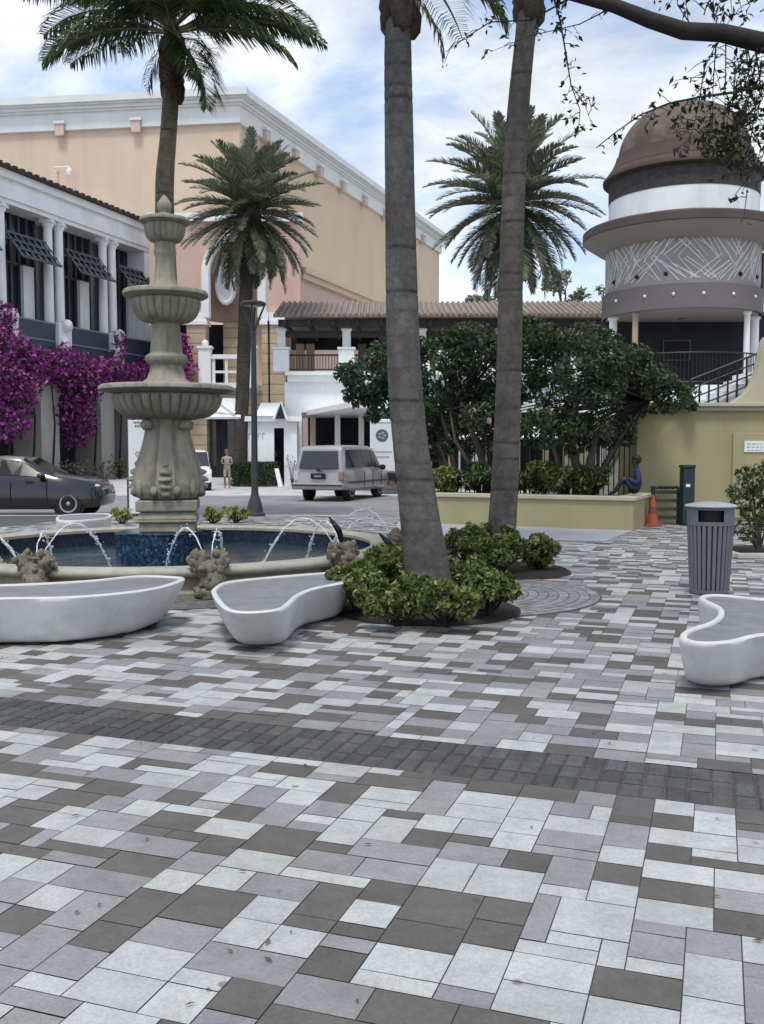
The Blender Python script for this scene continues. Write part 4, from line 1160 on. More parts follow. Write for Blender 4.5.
# ---- retaining wall, stairs, planter
def retaining_wall():
    yw = 21.4; a = AY(637, 450, yw); x0 = a.x; x1 = 16.5
    zt = AY(690, 411, yw).z; zc = AY(690, 403, yw).z
    root = thing('retaining_wall', 'tall yellow stucco wall with a pale coping behind the green post', 'wall', ((x0 + x1) / 2, yw, 0))
    m = MB(); m.box(x0, x1, yw, yw + .4, 0, zt); m.box(x0, x0 + .4, yw + .4, yw + 9, 0, zt); m.build('wall', M['yellow_wall'], root)
    m = MB(); m.box(x0 - .08, x1, yw - .08, yw + .5, zt + .001, zt + .09); m.box(x0 - .14, x1, yw - .16, yw + .55, zt + .091, zc); m.build('coping', M['yellow_cap'], root, bevel=.015)
    xp = AY(732, 450, yw).x; m = MB(); m.box(xp, x1, yw - .05, yw - .002, .1, AY(740, 433, yw).z); m.build('raised_panel', M['yellow_wall'], root, bevel=.012)
    MB().box(x0 + .4, x1, yw + .41, yw + 22, zt - .35, zt - .25).build('terrace_deck', M['pale_paving'], root)
    s0, s1 = AY(744, 452, yw - .05), AY(765, 441, yw - .05)
    sg = thing('wall_sign', 'small white sign with dark writing on the yellow wall', 'sign', ((s0.x + s1.x) / 2, yw - .06, s0.z))
    MB().box(s0.x, s1.x, yw - .075, yw - .052, s0.z, s1.z).build('board', M['sign_white'], sg)
    m = MB(); r = random.Random(2); 
    for row in range(3):
        x = s0.x + .05
        while x < s1.x - .08:
            l = r.uniform(.03, .09); z = s1.z - .05 - row * .07; m.box(x, x + l, yw - .078, yw - .0755, z - .028, z); x += l + .025
    m.build('lettering', M['ink_pale'], sg)
    return yw, x0, zt, zc
YW, XW, ZT, ZC = retaining_wall()

def stairs():
    # upper flight with diagonal black railing and curved white parapet
    y0 = YW + .75
    p0 = AY(690, 400, y0); p1 = AY(766, 350, y0)
    root = thing('stair_flight', 'short stair flight with black railing and a curved white parapet above the yellow wall', 'stairs', (p0.x, y0, ZT - .25))
    n = 8; m = MB()
    for i in range(n):
        x = p0.x + (p1.x - p0.x) * i / n; m.box(x, p1.x + 1.0, y0 + .06 + i * .001, y0 + 1.5, ZT - .26 + .15 * i, ZT - .26 + .15 * (i + 1) - .001)
    m.build('steps', M['white_paint'], root)
    rail = MB(); hgt = .95
    def L(t, o): return Vector((p0.x + (p1.x - p0.x) * t, y0, ZT - .22 + (p1.z - .95 - ZT + .22) * t + o))
    for o in (.08, .30, .52, .74, .95): rail.tube([L(0, o), L(1, o)], .028 if o > .9 else .02, 6)
    for t in np.linspace(0, 1, 9): rail.tube([L(t, 0), L(t, .97)], .022, 6)
    rail.build('railing', M['iron'], root)
    y1 = YW + .12; pts = [(732, 404), (738, 400), (746, 394), (753, 385), (758, 373), (762, 358), (764, 343), (768, 336), (850, 336), (850, 404)]
    P = [AY(px, py, y1) for px, py in pts]
    m = MB(); m.loft([[(p.x, y, max(p.z, ZC + .001)) for p in P] for y in (y1 + .02, y1 + .34)], True); m.build('curved_parapet', M['yellow_cap'], root, smooth=True, angle=30)
    # lower flight behind the planter
    a = AY(575, 470, 23.6); x0, x1 = a.x, XW + .1
    root = thing('stair_flight', 'stair flight with a dark iron railing rising behind the planter to the yellow wall', 'stairs', (x0, 23.6, 0))
    n = 11; m = MB()
    for i in range(n):
        x = x0 + (x1 - x0) * i / n; m.box(x, x1, 23.0, 24.6, .17 * i, .17 * (i + 1) - .001)
    m.build('steps', M['pale_paving'], root)
    m = MB()
    def L2(t, o): return Vector((x0 + (x1 - x0) * t, 22.9, .17 * n * t + o))
    for o in (.1, .95): m.tube([L2(0, o), L2(1, o)], .03, 6)
    for t in np.linspace(0, 1, 20): m.tube([L2(t, .1), L2(t, .95)], .014, 5)
    m.build('railing', M['iron'], root)
stairs()

def planter():
    f0, f1 = G(400, 523), G(633, 531)
    zt = AY(633, 497, f1.y).z
    e = (f1 - f0).normalized(); n = Vector((-e.y, e.x, 0))
    fr = Frame(f0, math.atan2(e.x, e.y)); L = (f1 - f0).length; D = 2.5
    root = thing('raised_planter', 'long low yellow stucco planter wall in front of the dark trees', 'planter', (f0 + e * L * .5))
    m = MB(fr); m.box(0, L, 0, .3, 0, zt - .08); m.box(0, .3, .3, D, 0, zt - .08); m.box(L - .3, L, .3, D, 0, zt - .08); m.box(.3, L - .3, D - .25, D, 0, zt - .08); m.build('wall', M['yellow_wall'], root)
    m = MB(fr); m.box(-.04, L + .05, -.05, .38, zt - .079, zt); m.box(-.04, .36, .381, D + .03, zt - .079, zt); m.box(L - .36, L + .05, .381, D + .03, zt - .079, zt); m.build('coping', M['yellow_cap'], root, bevel=.012)
    m = MB(fr); m.box(.31, L - .31, .31, D - .26, .1, zt - .12); m.build('soil', M['soil'], root)
    # iron fence behind it
    fz = thing('iron_fence', 'black iron picket fence behind the planter shrubs', 'fence', fr.w(L * .6, D + .25, 0))
    m = MB(fr); s = .4; za, zb = .12, AY(600, 433, fr.w(L, D, 0).y).z
    LE = L - .45; m.box(.3, LE, D + .23, D + .27, zb - .16, zb - .12); m.box(.3, LE, D + .23, D + .27, za, za + .04)
    while s < LE: m.box(s, s + .022, D + .238, D + .262, .02, zb); s += .115
    m.build('pickets', M['iron'], fz)
    for s in np.linspace(.3, LE, 6):
        m = MB(fr); m.box(s - .035, s + .035, D + .215, D + .285, 0, zb + .06); m.build('post', M['iron'], fz)
    return fr, L, D, zt
PL = planter()

# ---- louvred building on the far right
def louvre_building():
    Yb = 44.0; a = AY(752, 250, Yb); z = lambda py: AY(760, py, Yb).z
    root = thing('louvred_building', 'brown louvred building upper storey just right of the round tower', 'building', (a.x + 3, Yb, 0))
    x0, x1 = a.x, a.x + 9
    m = MB(); m.box(x0 + .1, x1, Yb + .15, Yb + 6, 0, z(252)); m.build('wall', M['wood_dark'], root)
    m = MB(); x = x0
    while x < x1: m.box(x, x + .12, Yb, Yb + .12, z(300), z(254)); x += .26
    m.build('louvres', M['tower_eave'], root)
    MB().box(x0 - .1, x1, Yb - .1, Yb + .14, z(253), z(250)).build('roof_edge', M['white_trim'], root)
    MB().box(x0 - .1, x1, Yb - .15, Yb + .14, z(312), z(301)).build('floor_band', M['white_trim'], root)
louvre_building()
# ================================================================== palms and trees
def coconut_palm(label, path, rads, crown, nfr, L, leaf, seed, boot=.3, base=(.13, .12, .11), elmin=-.5, elmax=1.35, droop=(1.0, 1.9), skip=None, dead=3, nleaf=46, wid=.04, extra=()):
    b = path[0]; root = thing('palm_tree', label, 'palm tree', b)
    palm_trunk(path, rads, seed, base=base).build('trunk', M['palm_trunk'], root, smooth=True, angle=180)
    r = random.Random(seed); c = Vector(crown); t = Vector(path[-1])
    lm, sm = MB(), MB()
    for i in range(nfr):
        az = i * 2.39996 + r.uniform(-.2, .2); u = (i + .5) / nfr
        el = elmax + (elmin - elmax) * u ** .85 + r.uniform(-.12, .12)
        if skip and skip(az % (2 * math.pi), el): continue
        frond(lm, sm, c + Vector((0, 0, .25 * (1 - u))), az, el, L * r.uniform(.85, 1.1), r.uniform(*droop), leaf, nleaf, wid, 1.0, .03, .2, seed * 100 + i)
    for (az, el, L_, dr) in extra: frond(lm, sm, c, az, el, L_, dr, leaf, nleaf, wid, .8, .03, .2, int(az * 100))
    lm.build('fronds', M['coco'], root); sm.build('frond_stems', M['rachis'], root, smooth=True)
    m = MB(); rr = rads[-1]
    for i in range(16):
        a = i * 2.4; z = -.10 + .55 * (i / 16)
        p = t.lerp(c, .0 + .9 * i / 16) + Vector((math.cos(a) * rr * .85, math.sin(a) * rr * .85, 0))
        m.lump(p, (rr * .75, rr * .75, boot * .8), .45, 2.6, 2, i)
    m.build('leaf_bases', M['palm_boot'], root, smooth=True, angle=180)
    lm, sm = MB(), MB()
    for i in range(dead):
        az = r.uniform(0, 6.28); frond(lm, sm, c - Vector((0, 0, .15)), az, -.7, L * .35, .9, leaf * .6, 20, wid * .7, 1.2, .02, .0, seed * 77 + i)
    if dead: lm.build('dead_fronds', M['dry'], root)
    return root
def P3(px, py, y): return AY(px, py, y)
# front palm: base hidden in the bushes, crown above the frame
Ya = 9.9
gA = G(428, 450 + 970 * 1.6 / Ya)
path = [Vector((gA.x, Ya, 0))] + [P3(px, py, Ya) for px, py in ((427, 570), (420, 520), (411, 450), (405, 380), (402, 300), (400, 200), (398.5, 110), (398, 40), (399, 18))]
px2 = Ya / F
coconut_palm('tall leaning grey palm trunk rising from the front bush bed', path, [v * px2 for v in (30, 23.5, 20, 18, 17, 16, 14.8, 13.8, 13, 13)], P3(402, -28, Ya), 26, 2.5, .5, 3, .28, (.155, .145, .136), .35, 1.35, (.5, .85), None, 1, extra=((R(172), .3, 1.9, .9), (R(200), .25, 1.6, .9), (R(-15), .0, 1.3, 1.4)))
Yb = 13.9
gB = G(501, 450 + 970 * 1.6 / Yb)
path = [Vector((gB.x, Yb, 0))] + [P3(px, py, Yb) for px, py in ((502, 530), (505, 480), (508, 400), (510, 320), (512, 240), (515, 160), (520, 90), (526, 30), (528, 10))]
px2 = Yb / F
coconut_palm('slimmer ringed palm trunk rising from the second bush bed near the planter', path, [v * px2 for v in (15.5, 14.5, 13.8, 12.8, 12.2, 11.8, 11.2, 10.6, 10, 10)], P3(530, -24, Yb), 26, 2.6, .5, 5, .3, (.145, .13, .116), .45, 1.35, (.5, .8), None, 0)
Yc = 22.0
path = [Vector((P3(180, 400, Yc).x, Yc, 0))] + [P3(px, py, Yc) for px, py in ((176, 440), (172, 380), (168, 300), (165, 230), (165, 180), (168, 140), (170, 110), (171, 88))]
px2 = Yc / F
coconut_palm('coconut palm with drooping dark fronds directly behind the fountain top', path, [v * px2 for v in (13, 11, 10.5, 10, 9.5, 9, 8.2, 8, 8)], P3(173, 34, Yc), 24, 3.6, 1.0, 8, .5, (.20, .175, .125), .25, 1.4, (.7, 1.35), lambda az, el: False, 3, 96, .048,
    extra=((R(178), .35, 3.2, 1.35), (R(168), .6, 3.4, 1.3), (R(190), .15, 3.0, 1.2), (R(2), .45, 3.2, 1.3), (R(12), .65, 3.5, 1.3), (R(-8), .15, 3.0, 1.1), (R(-30), -.75, 2.0, .9), (R(-60), -.5, 1.8, .9), (R(-100), .7, 2.6, 1.5), (R(-120), .5, 2.6, 1.6)))

def date_palm(label, px, py, Y, rpx, trunk_px, base_py, seed, n=104):
    c = P3(px, py, Y); k = Y / F; g = Vector((P3(trunk_px[0], base_py, Y).x, Y, -.1))
    root = thing('date_palm', label, 'palm tree', g)
    path = [g] + [P3(x, y, Y) for x, y in trunk_px[1]] 
    palm_trunk(path, [7.5 * k] + [6.8 * k] * (len(path) - 2) + [9 * k], seed, .05, (.085, .075, .062), (.035, .03, .026), (.12, .2), 18).build('trunk', M['palm_trunk'], root, smooth=True, angle=180)
    m = MB(); m.lump(c - Vector((0, 0, 10 * k)), (12 * k, 12 * k, 17 * k), .35, 5, 3, seed); m.build('leaf_bases', M['palm_boot'], root, smooth=True, angle=180)
    lm, sm = MB(), MB(); r = random.Random(seed)
    for i in range(n):
        u = (i + .5) / n; az = i * 2.39996 + r.uniform(-.15, .15)
        el = 1.40 - 2.40 * u ** .9 + r.uniform(-.1, .1)
        frond(lm, sm, c + Vector((0, 0, (.3 - .6 * u))), az, el, rpx * k * r.uniform(.95, 1.2), r.uniform(.5, 1.05), rpx * k * .215, 62, .10, .24, .05, .45, seed * 100 + i, .95)
    lm.build('fronds', M['date'], root); sm.build('frond_stems', M['rachis'], root, smooth=True)
date_palm('grey green date palm standing behind the tall lamp post', 250, 213, 46.0, 68, (240, ((241, 430), (243, 380), (245, 320), (247, 270), (249, 225))), 476, 2)
date_palm('date palm with its crown behind the second ringed palm trunk', 513, 204, 40.0, 79, (512, ((512, 440), (512, 380), (512, 320), (512, 260), (512, 215))), 490, 4)

def shade_tree(label, spec, Y, stems, n, size, mat_, seed, group='dark trees behind the planter', per=300, base_z=0.0):
    """spec: crown blobs (px, py, r px); stems: list of [(px,py), ...] polylines from the ground"""
    k = Y / F; r = random.Random(seed)
    g = P3(stems[0][0][0], stems[0][0][1], Y); root = thing('shade_tree', label, 'tree', (g.x, Y, base_z), group)
    m = MB()
    for st in stems:
        pts = []
        for i, q_ in enumerate(st):
            p = P3(q_[0], q_[1], Y + r.uniform(-.2, .2) * (i > 0)); 
            if i == 0: p.z = base_z
            pts.append(p)
        w0 = st[0][2] if len(st[0]) > 2 else .10
        m.tube(pts, [w0 * (1 - .75 * i / (len(pts) - 1)) for i in range(len(pts))], 8)
    m.build('trunk', M['bark'], root, smooth=True, angle=180)
    cl = []
    for (px, py, rp) in spec:
        c = P3(px, py, Y + r.uniform(-.9, .9)); cl.append((c, (rp * k, rp * k * 1.1, rp * k * .8)))
        for _ in range(4):
            d = Vector((r.gauss(0, 1), r.gauss(0, 1), r.gauss(0, .8))); d.normalize(); q = rp * k * r.uniform(.3, .55)
            cl.append((c + d * rp * k * .85, (q, q, q * .75)))
    leaf_mesh(clump_points(cl, n, seed, .35), size, seed, .2, 1.9).build('crown', mat_, root)
    m = MB()
    for c, rad in cl[::3]:
        a = pts[-1]; m.tube([a, a.lerp(c, .55) + Vector((0, 0, .15)), c], [.035, .022, .01], 5)
    m.build('limbs', M['bark_dark'], root, smooth=True, angle=180)
def mz(px, py, w=.1): return (px, py, w)
shade_tree('dark leafy tree at the left planter end, between the van and the front palm',
    [(365, 375, 24), (385, 352, 18), (358, 395, 16), (385, 395, 22), (410, 375, 26), (425, 350, 16), (432, 400, 22), (415, 410, 22), (445, 422, 16), (425, 436, 14), (445, 445, 12), (432, 455, 9), (372, 415, 10), (352, 380, 10)], 23.5,
    [[mz(447, 500, .14), (446, 470), (436, 445), (420, 415), (400, 390)], [mz(450, 500, .10), (455, 470), (448, 440), (440, 410)], [mz(440, 500, .08), (430, 470), (425, 440), (430, 405)]], 2100, .13, M['tree2'], 1, base_z=.3)
shade_tree('dark leafy tree in the planter, left of the ringed palm trunk',
    [(470, 340, 24), (455, 362, 20), (485, 372, 26), (468, 395, 24), (495, 345, 18), (500, 400, 20), (475, 415, 14), (447, 340, 14), (445, 385, 14), (460, 428, 15), (485, 435, 14), (470, 446, 12), (492, 450, 9), (452, 445, 10), (520, 350, 22), (525, 385, 24), (530, 330, 14)], 22.0,
    [[mz(488, 500, .11), (486, 470), (475, 440), (462, 405), (460, 380)], [mz(492, 500, .09), (497, 460), (500, 430), (495, 395)], [mz(484, 500, .07), (470, 465), (455, 440), (450, 410)]], 2100, .125, M['tree'], 2, base_z=.3)
shade_tree('widest dark tree in the planter, reaching over the yellow wall',
    [(560, 345, 24), (585, 338, 22), (548, 372, 22), (578, 375, 28), (605, 362, 26), (630, 375, 26), (600, 395, 24), (655, 380, 22), (672, 395, 20), (630, 402, 20), (650, 405, 16), (688, 392, 12), (560, 400, 20), (610, 342, 14), (545, 335, 14), (640, 355, 14), (690, 405, 8), (575, 425, 15), (540, 420, 17), (600, 425, 15), (625, 425, 13), (555, 435, 15), (590, 442, 13), (535, 440, 12), (612, 440, 13), (572, 450, 9), (630, 440, 9), (520, 428, 13), (510, 415, 12)], 20.6,
    [[mz(578, 500, .13), (577, 470), (572, 445), (575, 410), (580, 380)], [mz(584, 500, .11), (590, 460), (600, 430), (615, 400)], [mz(572, 500, .08), (560, 470), (552, 440), (550, 405)], [mz(588, 500, .07), (604, 465), (625, 430), (650, 400)]], 2100, .12, M['tree'], 3, base_z=.3)

def bare_tree(label, px, py, Y, h_px, seed):
    k = Y / F; r = random.Random(seed); b = P3(px, py, Y); root = thing('sparse_tree', label, 'tree', (b.x, Y, -.1), 'thin trees beyond the terrace roof')
    m = MB(); pts = []
    def grow(p, d, L, rad, n):
        q = p + d * L; m.tube([p, p.lerp(q, .5) + Vector((r.gauss(0, .05), 0, r.gauss(0, .05))) * L, q], [rad, rad * .8, rad * .6], 5)
        if n == 0 or n == 1:
            for _ in range(3): pts.append((q + Vector((r.gauss(0, 1), r.gauss(0, 1), r.gauss(0, .8))) * .45 * L, d))
        if n:
            for _ in range(3):
                e = (d + Vector((r.gauss(0, .5), r.gauss(0, .5), r.gauss(.1, .35)))).normalized(); grow(q, e, L * .68, rad * .6, n - 1)
    b.z = -.1; hh = P3(px, py - h_px, Y).z
    m.tube([b, Vector((b.x, Y, hh * .68))], [.22, .14], 7); grow(Vector((b.x, Y, hh * .68)), Vector((0, 0, 1)), hh * .11, .12, 4)
    m.build('trunk', M['bark'], root); leaf_mesh(pts, .40, seed, .2, 2).build('crown', M['date'], root)
bare_tree('thin sparse tree top showing over the terrace roof left of the tower', 562, 440, 60, 175, 1)
bare_tree('faint small sparse tree top over the roof between the palms', 480, 440, 66, 150, 2)
bare_tree('low sparse tree top over the roof close to the tower', 590, 440, 64, 160, 3)

# ---- oak limb crossing the top right corner
def oak():
    Y = 7.6; r = random.Random(4); k = Y / F
    root = thing('oak_tree', 'oak tree whose thick dark limb and leafy twigs cross the top right corner', 'tree', (5.6, Y + .6, 0))
    m = MB()
    limb = [Vector((5.6, Y + .6, 3.2)), P3(960, 78, Y + .4), P3(850, 62, Y + .2), P3(764, 43, Y), P3(722, 33, Y), P3(684, 31, Y), P3(650, 20, Y), P3(615, 6, Y), P3(575, -4, Y), P3(535, -14, Y), P3(490, -22, Y)]
    m.tube([Vector((5.6, Y + .6, 0)), Vector((5.65, Y + .6, 1.2)), Vector((5.6, Y + .6, 2.6)), Vector((5.75, Y + .6, 4.5)), Vector((5.9, Y + .7, 7))], [.38, .30, .27, .24, .18], 14)
    m.build('trunk', M['bark_dark'], root, smooth=True, angle=180)
    lm_ = MB().tube(limb, [.17, .12, .09, .072, .066, .064, .058, .05, .04, .03, .015], 12); lm_.build('limb', M['bark_dark'], root, smooth=True, angle=180)
    tw = MB(); pts = []
    def twig(poly, w0, dens, sp, side=True):
        P = [P3(px, py, Y + dy) for px, py, dy in poly]
        tw.tube(P, [w0 * (1 - .7 * i / (len(P) - 1)) for i in range(len(P))], 5)
        for i in range(len(P) - 1):
            n = max(1, int((P[i + 1] - P[i]).length / k / dens))
            for j in range(n):
                p = P[i].lerp(P[i + 1], (j + r.random()) / n)
                o = Vector((r.gauss(0, sp), r.gauss(0, sp), r.gauss(-.3 * sp, sp))); q = p + o
                if side: tw.tube([p, p.lerp(q, .5) + Vector((0, 0, .01)), q], [.004, .003, .002], 4)
                for _ in range(r.choice((2, 2, 3, 4))): pts.append((q + Vector((r.gauss(0, .02), r.gauss(0, .02), r.gauss(-.01, .02))), Vector((0, 0, -1))))
    D = [(0, .3), (0, -.2)]
    twig([(552, -8, 0), (560, 20, .02), (566, 55, .05), (571, 85, .1), (580, 110, .1), (578, 135, .12)], .009, 5.5, .055)
    twig([(571, 85, .1), (585, 105, .1), (592, 125, .1)], .005, 6, .04)
    twig([(764, 85, 0), (735, 92, 0), (700, 97, .05), (670, 103, .1), (640, 115, .1), (612, 135, .12), (596, 148, .12)], .012, 8, .05)
    twig([(690, 98, .05), (678, 118, .05), (668, 135, .05)], .005, 7, .04); twig([(655, 108, .1), (645, 130, .1)], .004, 8, .04)
    twig([(575, -4, 0), (530, 20, .1), (490, 22, .1), (462, 40, .15), (446, 52, .15)], .008, 8, .05)
    twig([(615, 6, 0), (580, 24, .2), (530, 36, .3), (490, 52, .3)], .006, 13, .05)
    for i in range(7):
        x = 706 + 10 * i; y = r.uniform(36, 70)
        twig([(x, y, r.uniform(-.3, .3)), (x + r.uniform(-14, 10), y + 45, r.uniform(-.3, .3)), (x + r.uniform(-22, 14), y + 95, r.uniform(-.3, .3))], .006, 5, .07)
    for i in range(7):
        x = 690 + 14 * i; twig([(x, 30 - r.uniform(0, 20), .1), (x + r.uniform(-15, 15), 5, .1), (x + r.uniform(-25, 25), -30, .1)], .006, 6, .08)
    for i in range(10):
        x = r.uniform(745, 860); y = r.uniform(20, 120); twig([(x, y, .2), (x + r.uniform(-25, 25), y + 50, .2), (x + r.uniform(-35, 20), y + 100, .2)], .006, 4, .09)
    tw.build('twigs', M['bark_dark'], root)
    pts2 = pts
    for i in range(300):
        x = r.gauss(722, 14); y = r.gauss(146, 16); pts2.append((P3(x + (y - 146) * .5, y, Y + r.gauss(.2, .12)), Vector((0, 0, -1))))
    leaf_mesh(pts, .06, 3, .2, 2.3).build('leaves', M['oak'], root)
oak()

# ================================================================== shrubs
def shrub(name, label, cat, c, ext, seed, mat_, size=.09, per=900, group=None, stems=True, aspect=1.9, nclump=16):
    root = thing(name, label, cat, (c[0], c[1], c[2]), group)
    cl = random_clumps((c[0], c[1], c[2] + ext[2] * .95), ext, nclump, min(ext) * .20, min(ext) * .5, seed)
    leaf_mesh(clump_points(cl, per, seed, .5), size, seed, .3, aspect).build('leaves', mat_, root)
    if stems:
        m = MB(); b = Vector(c)
        for q, rad in cl: m.tube([b + (q - b) * .08 * Vector((1, 1, 0)) , b.lerp(q, .5) + Vector((0, 0, -.03)), q], [.012, .009, .005], 5)
        m.build('stems', M['bark_dark'], root)
    return root
def soil_disc(name, c, r0, z, seed):
    m = MB(); n = 60; top = []; bot = []
    for i in range(n):
        a = 2 * math.pi * i / n; q = r0 * (1 + .05 * noise.noise(Vector((math.cos(a) * 3, math.sin(a) * 3, seed))))
        bot.append((c[0] + q * math.cos(a), c[1] + q * math.sin(a), .0145)); top.append((c[0] + q * .93 * math.cos(a), c[1] + q * .93 * math.sin(a), z))
    m.loft([bot, top], True); m.build(name, M['soil'], kind='structure', smooth=True, angle=30)
gBed = 'shrubs around the palm trunks'
bA = G(422, 609)
soil_disc('tree_bed_soil', (bA.x + .05, bA.y - .08), .93, .045, 1)
for (px, py, ex, lab, sd) in ((358, 617, (.40, .38, .28), 'low variegated shrub overlapping the pointed bench tip', 1), (398, 630, (.42, .36, .27), 'low variegated shrub directly in front of the leaning palm base', 2),
                              (446, 631, (.42, .36, .27), 'low variegated shrub just right of the leaning palm base, at the bed front', 3), (488, 620, (.36, .40, .27), 'low variegated shrub at the right edge of the front bed', 4),
                              (455, 602, (.45, .40, .32), 'low variegated shrub behind the others, right of the leaning palm', 5), (385, 602, (.40, .36, .32), 'low variegated shrub behind the others, left of the leaning palm', 6)):
    g = G(px, py); shrub('low_shrub', lab, 'shrub', (g.x, g.y, .04), ex, sd, M['bush'], .075, 11000, gBed, nclump=26)
g2 = G(505, 572); soil_disc('tree_bed_soil', (g2.x, g2.y), .86, .05, 3)
for (px, py, ex, lab, sd) in ((468, 570, (.42, .40, .30), 'leafy shrub at the left side of the ringed palm base', 7), (500, 577, (.45, .40, .29), 'leafy shrub directly in front of the ringed palm base', 8), (540, 573, (.40, .40, .27), 'leafy shrub with a shadow on the ring paving, right of the ringed palm', 9), (485, 562, (.55, .35, .32), 'pale tipped shrub tight behind the ringed palm base', 10)):
    g = G(px, py); shrub('low_shrub', lab, 'shrub', (g.x, g.y, .05), ex, sd, M['bush'], .085, 9000, gBed, nclump=24)
# planter shrubs
fr, L, D, zt = PL
r = random.Random(9)
descr = ['round green shrub at the left end of the planter behind the leaning palm', 'green shrub in the planter beside the ringed palm, on its left', 'dense dark shrub in the planter just right of the ringed palm', 'yellowish shrub in the planter middle, second right of the ringed palm', 'brown tinged shrub in the planter under the widest tree', 'yellow green shrub in the planter near the seated person', 'last shrub in the planter, beside the seated person']
for i, s in enumerate((.75, 1.6, 2.4, 3.0, 3.6, 4.1)):
    p = fr.w(s * (L - .6) / 4.6, .95 + r.uniform(-.2, .3), zt - .12)
    shrub('planter_shrub', descr[i], 'shrub', p, (.52, .45, .42 + .07 * (i % 2)), 30 + i, M['bush'] if i in (0, 3, 4, 5) else M['bushd'], .13, 2600, 'shrubs in the raised planter', nclump=16)
# right-hand sapling bed
g = G(768, 557)
MB().prism([(g.x - .5, g.y - .25), (g.x + 1.6, g.y - .25), (g.x + 1.6, g.y + 1.3), (g.x - .5, g.y + 1.3)], .0145, .05).build('sapling_bed_soil', M['soil'], kind='structure')
m = MB(); m.box(g.x - .58, g.x + 1.6, g.y - .37, g.y - .26, .0125, .09); m.box(g.x - .62, g.x - .51, g.y - .255, g.y + 1.3, .0125, .09); m.build('bed_edging', M['kerb'], kind='structure', bevel=.012)
root = thing('sapling', 'bushy green sapling in a paved bed at the right picture edge', 'shrub', (g.x - .1, g.y + .1, .05))
cl = []
for (px, py, rp) in ((752, 484, 17), (735, 492, 10), (765, 492, 18), (742, 503, 12), (775, 505, 14), (755, 515, 14), (738, 528, 9), (748, 535, 10), (768, 525, 12), (745, 472, 9), (762, 470, 10)):
    p = P3(px, py, g.y + .1 + r.uniform(-.2, .2)); q = rp * g.y / F; cl.append((p, (q, q, q * .8)))
leaf_mesh(clump_points(cl, 2600, 5, .4), .10, 5, .2, 2.0).build('leaves', M['bushd'], root)
m = MB(); b = Vector((g.x - .1, g.y + .1, .05))
for q, rad in cl: m.tube([b, b.lerp(q, .4) + Vector((0, 0, .06)), q], [.02, .014, .006], 6)
m.build('stems', M['bark'], root, smooth=True)
# bright shrubs behind the fountain
for (px, py, ex, lab, sd) in ((122, 524, (.30, .25, .22), 'small yellow green shrub behind the fountain, left of the pedestal', 41), (213, 524, (.30, .25, .22), 'small yellow green shrub behind the fountain, touching the pedestal on its right', 42), (236, 523, (.35, .28, .24), 'small yellow green shrub behind the fountain beside the lamp post base', 43), (4, 596, (.4, .3, .22), 'yellow green shrub under the fountain rim at the left picture edge', 44)):
    g = G(px, py); 
    if sd == 44: g = G(4, 592)
    shrub('bright_shrub', lab, 'shrub', (g.x, g.y, .0), ex, sd, M['bush2'], .09, 3000, 'yellow green shrubs round the fountain')
# hedge and dry shrubs by the buildings
g = AY(255, 474, 45.5)
root = thing('clipped_hedge', 'dark clipped hedge in front of the white kiosk', 'hedge', (g.x, 45.5, -.1))
x0, x1 = AY(232, 470, 45.5).x, AY(276, 470, 45.5).x
pts = []
for _ in range(2600):
    x = r.uniform(x0, x1); y = 45.5 + r.uniform(-.5, .5); z = r.uniform(-.05, 1.0)
    if r.random() < .8:
        q = r.choice((0, 1, 2)); 
        if q == 0: y = 45.0
        elif q == 1: z = 1.0
        else: y = 46.0
    pts.append((Vector((x, y, z)), Vector((0, -.3, .5))))
leaf_mesh(pts, .16, 6, .2, 1.8).build('leaves', M['tree'], root)
for (px, py, ex, lab, sd) in ((88, 480, (1.3, .9, .75), 'dry straw coloured shrub at the arcade pier behind the dark car', 51), (104, 479, (1.1, .8, .6), 'dry straw coloured shrub left of the white pylon sign', 52), (70, 478, (.9, .8, .7), 'dry grassy shrub at the arcade foot under the hanging bougainvillea', 53), (120, 477, (.9, .8, .9), 'taller green shrub in the arcade opening behind the white pylon sign', 54)):
    s, z = WB[0].hit(px, py, -1.2); p = WB[0].w(s, -1.2, -.1)
    shrub('dry_shrub', lab, 'shrub', p, ex, sd, M['dryshrub'] if sd != 54 else M['bushd'], .2, 130, 'shrubs at the foot of the arcade')
g = AY(272, 470, 46.2); shrub('potted_shrub', 'bright green shrub by the dark kiosk doorway', 'shrub', (g.x, 46.2, -.1), (.5, .4, 1.0), 60, M['bushd'], .15, 300)
g = AY(292, 470, 46); shrub('bare_shrub', 'wispy shrub at the right corner of the white kiosk', 'shrub', (g.x, 46, -.1), (.45, .4, .9), 61, M['dryshrub'], .12, 150)

# fallen leaves on the paving
fl_ = MB(); fl_r = random.Random(31)
for i in range(90):
    py = fl_r.uniform(560, 1020) if i % 3 else fl_r.uniform(590, 680); px = fl_r.uniform(-20, 790); g = G(px, py)
    if abs(px - 430) > 240 and py < 600: continue
    a = fl_r.uniform(0, 6.28); L_ = fl_r.uniform(.008, .022); W_ = L_ * fl_r.uniform(.25, .45); j = len(fl_.v); z = .014
    for (u, v_, dz) in ((-1, 0, 0), (0, 1, .004), (1, 0, .001), (0, -1, .003)):
        fl_.v.append((g.x + L_ * u * math.cos(a) - W_ * v_ * math.sin(a), g.y + L_ * u * math.sin(a) + W_ * v_ * math.cos(a), z + dz))
    fl_.f += [[j, j + 1, j + 2], [j, j + 2, j + 3]]
fl_.build('fallen_leaves', M['dry'], kind='stuff')

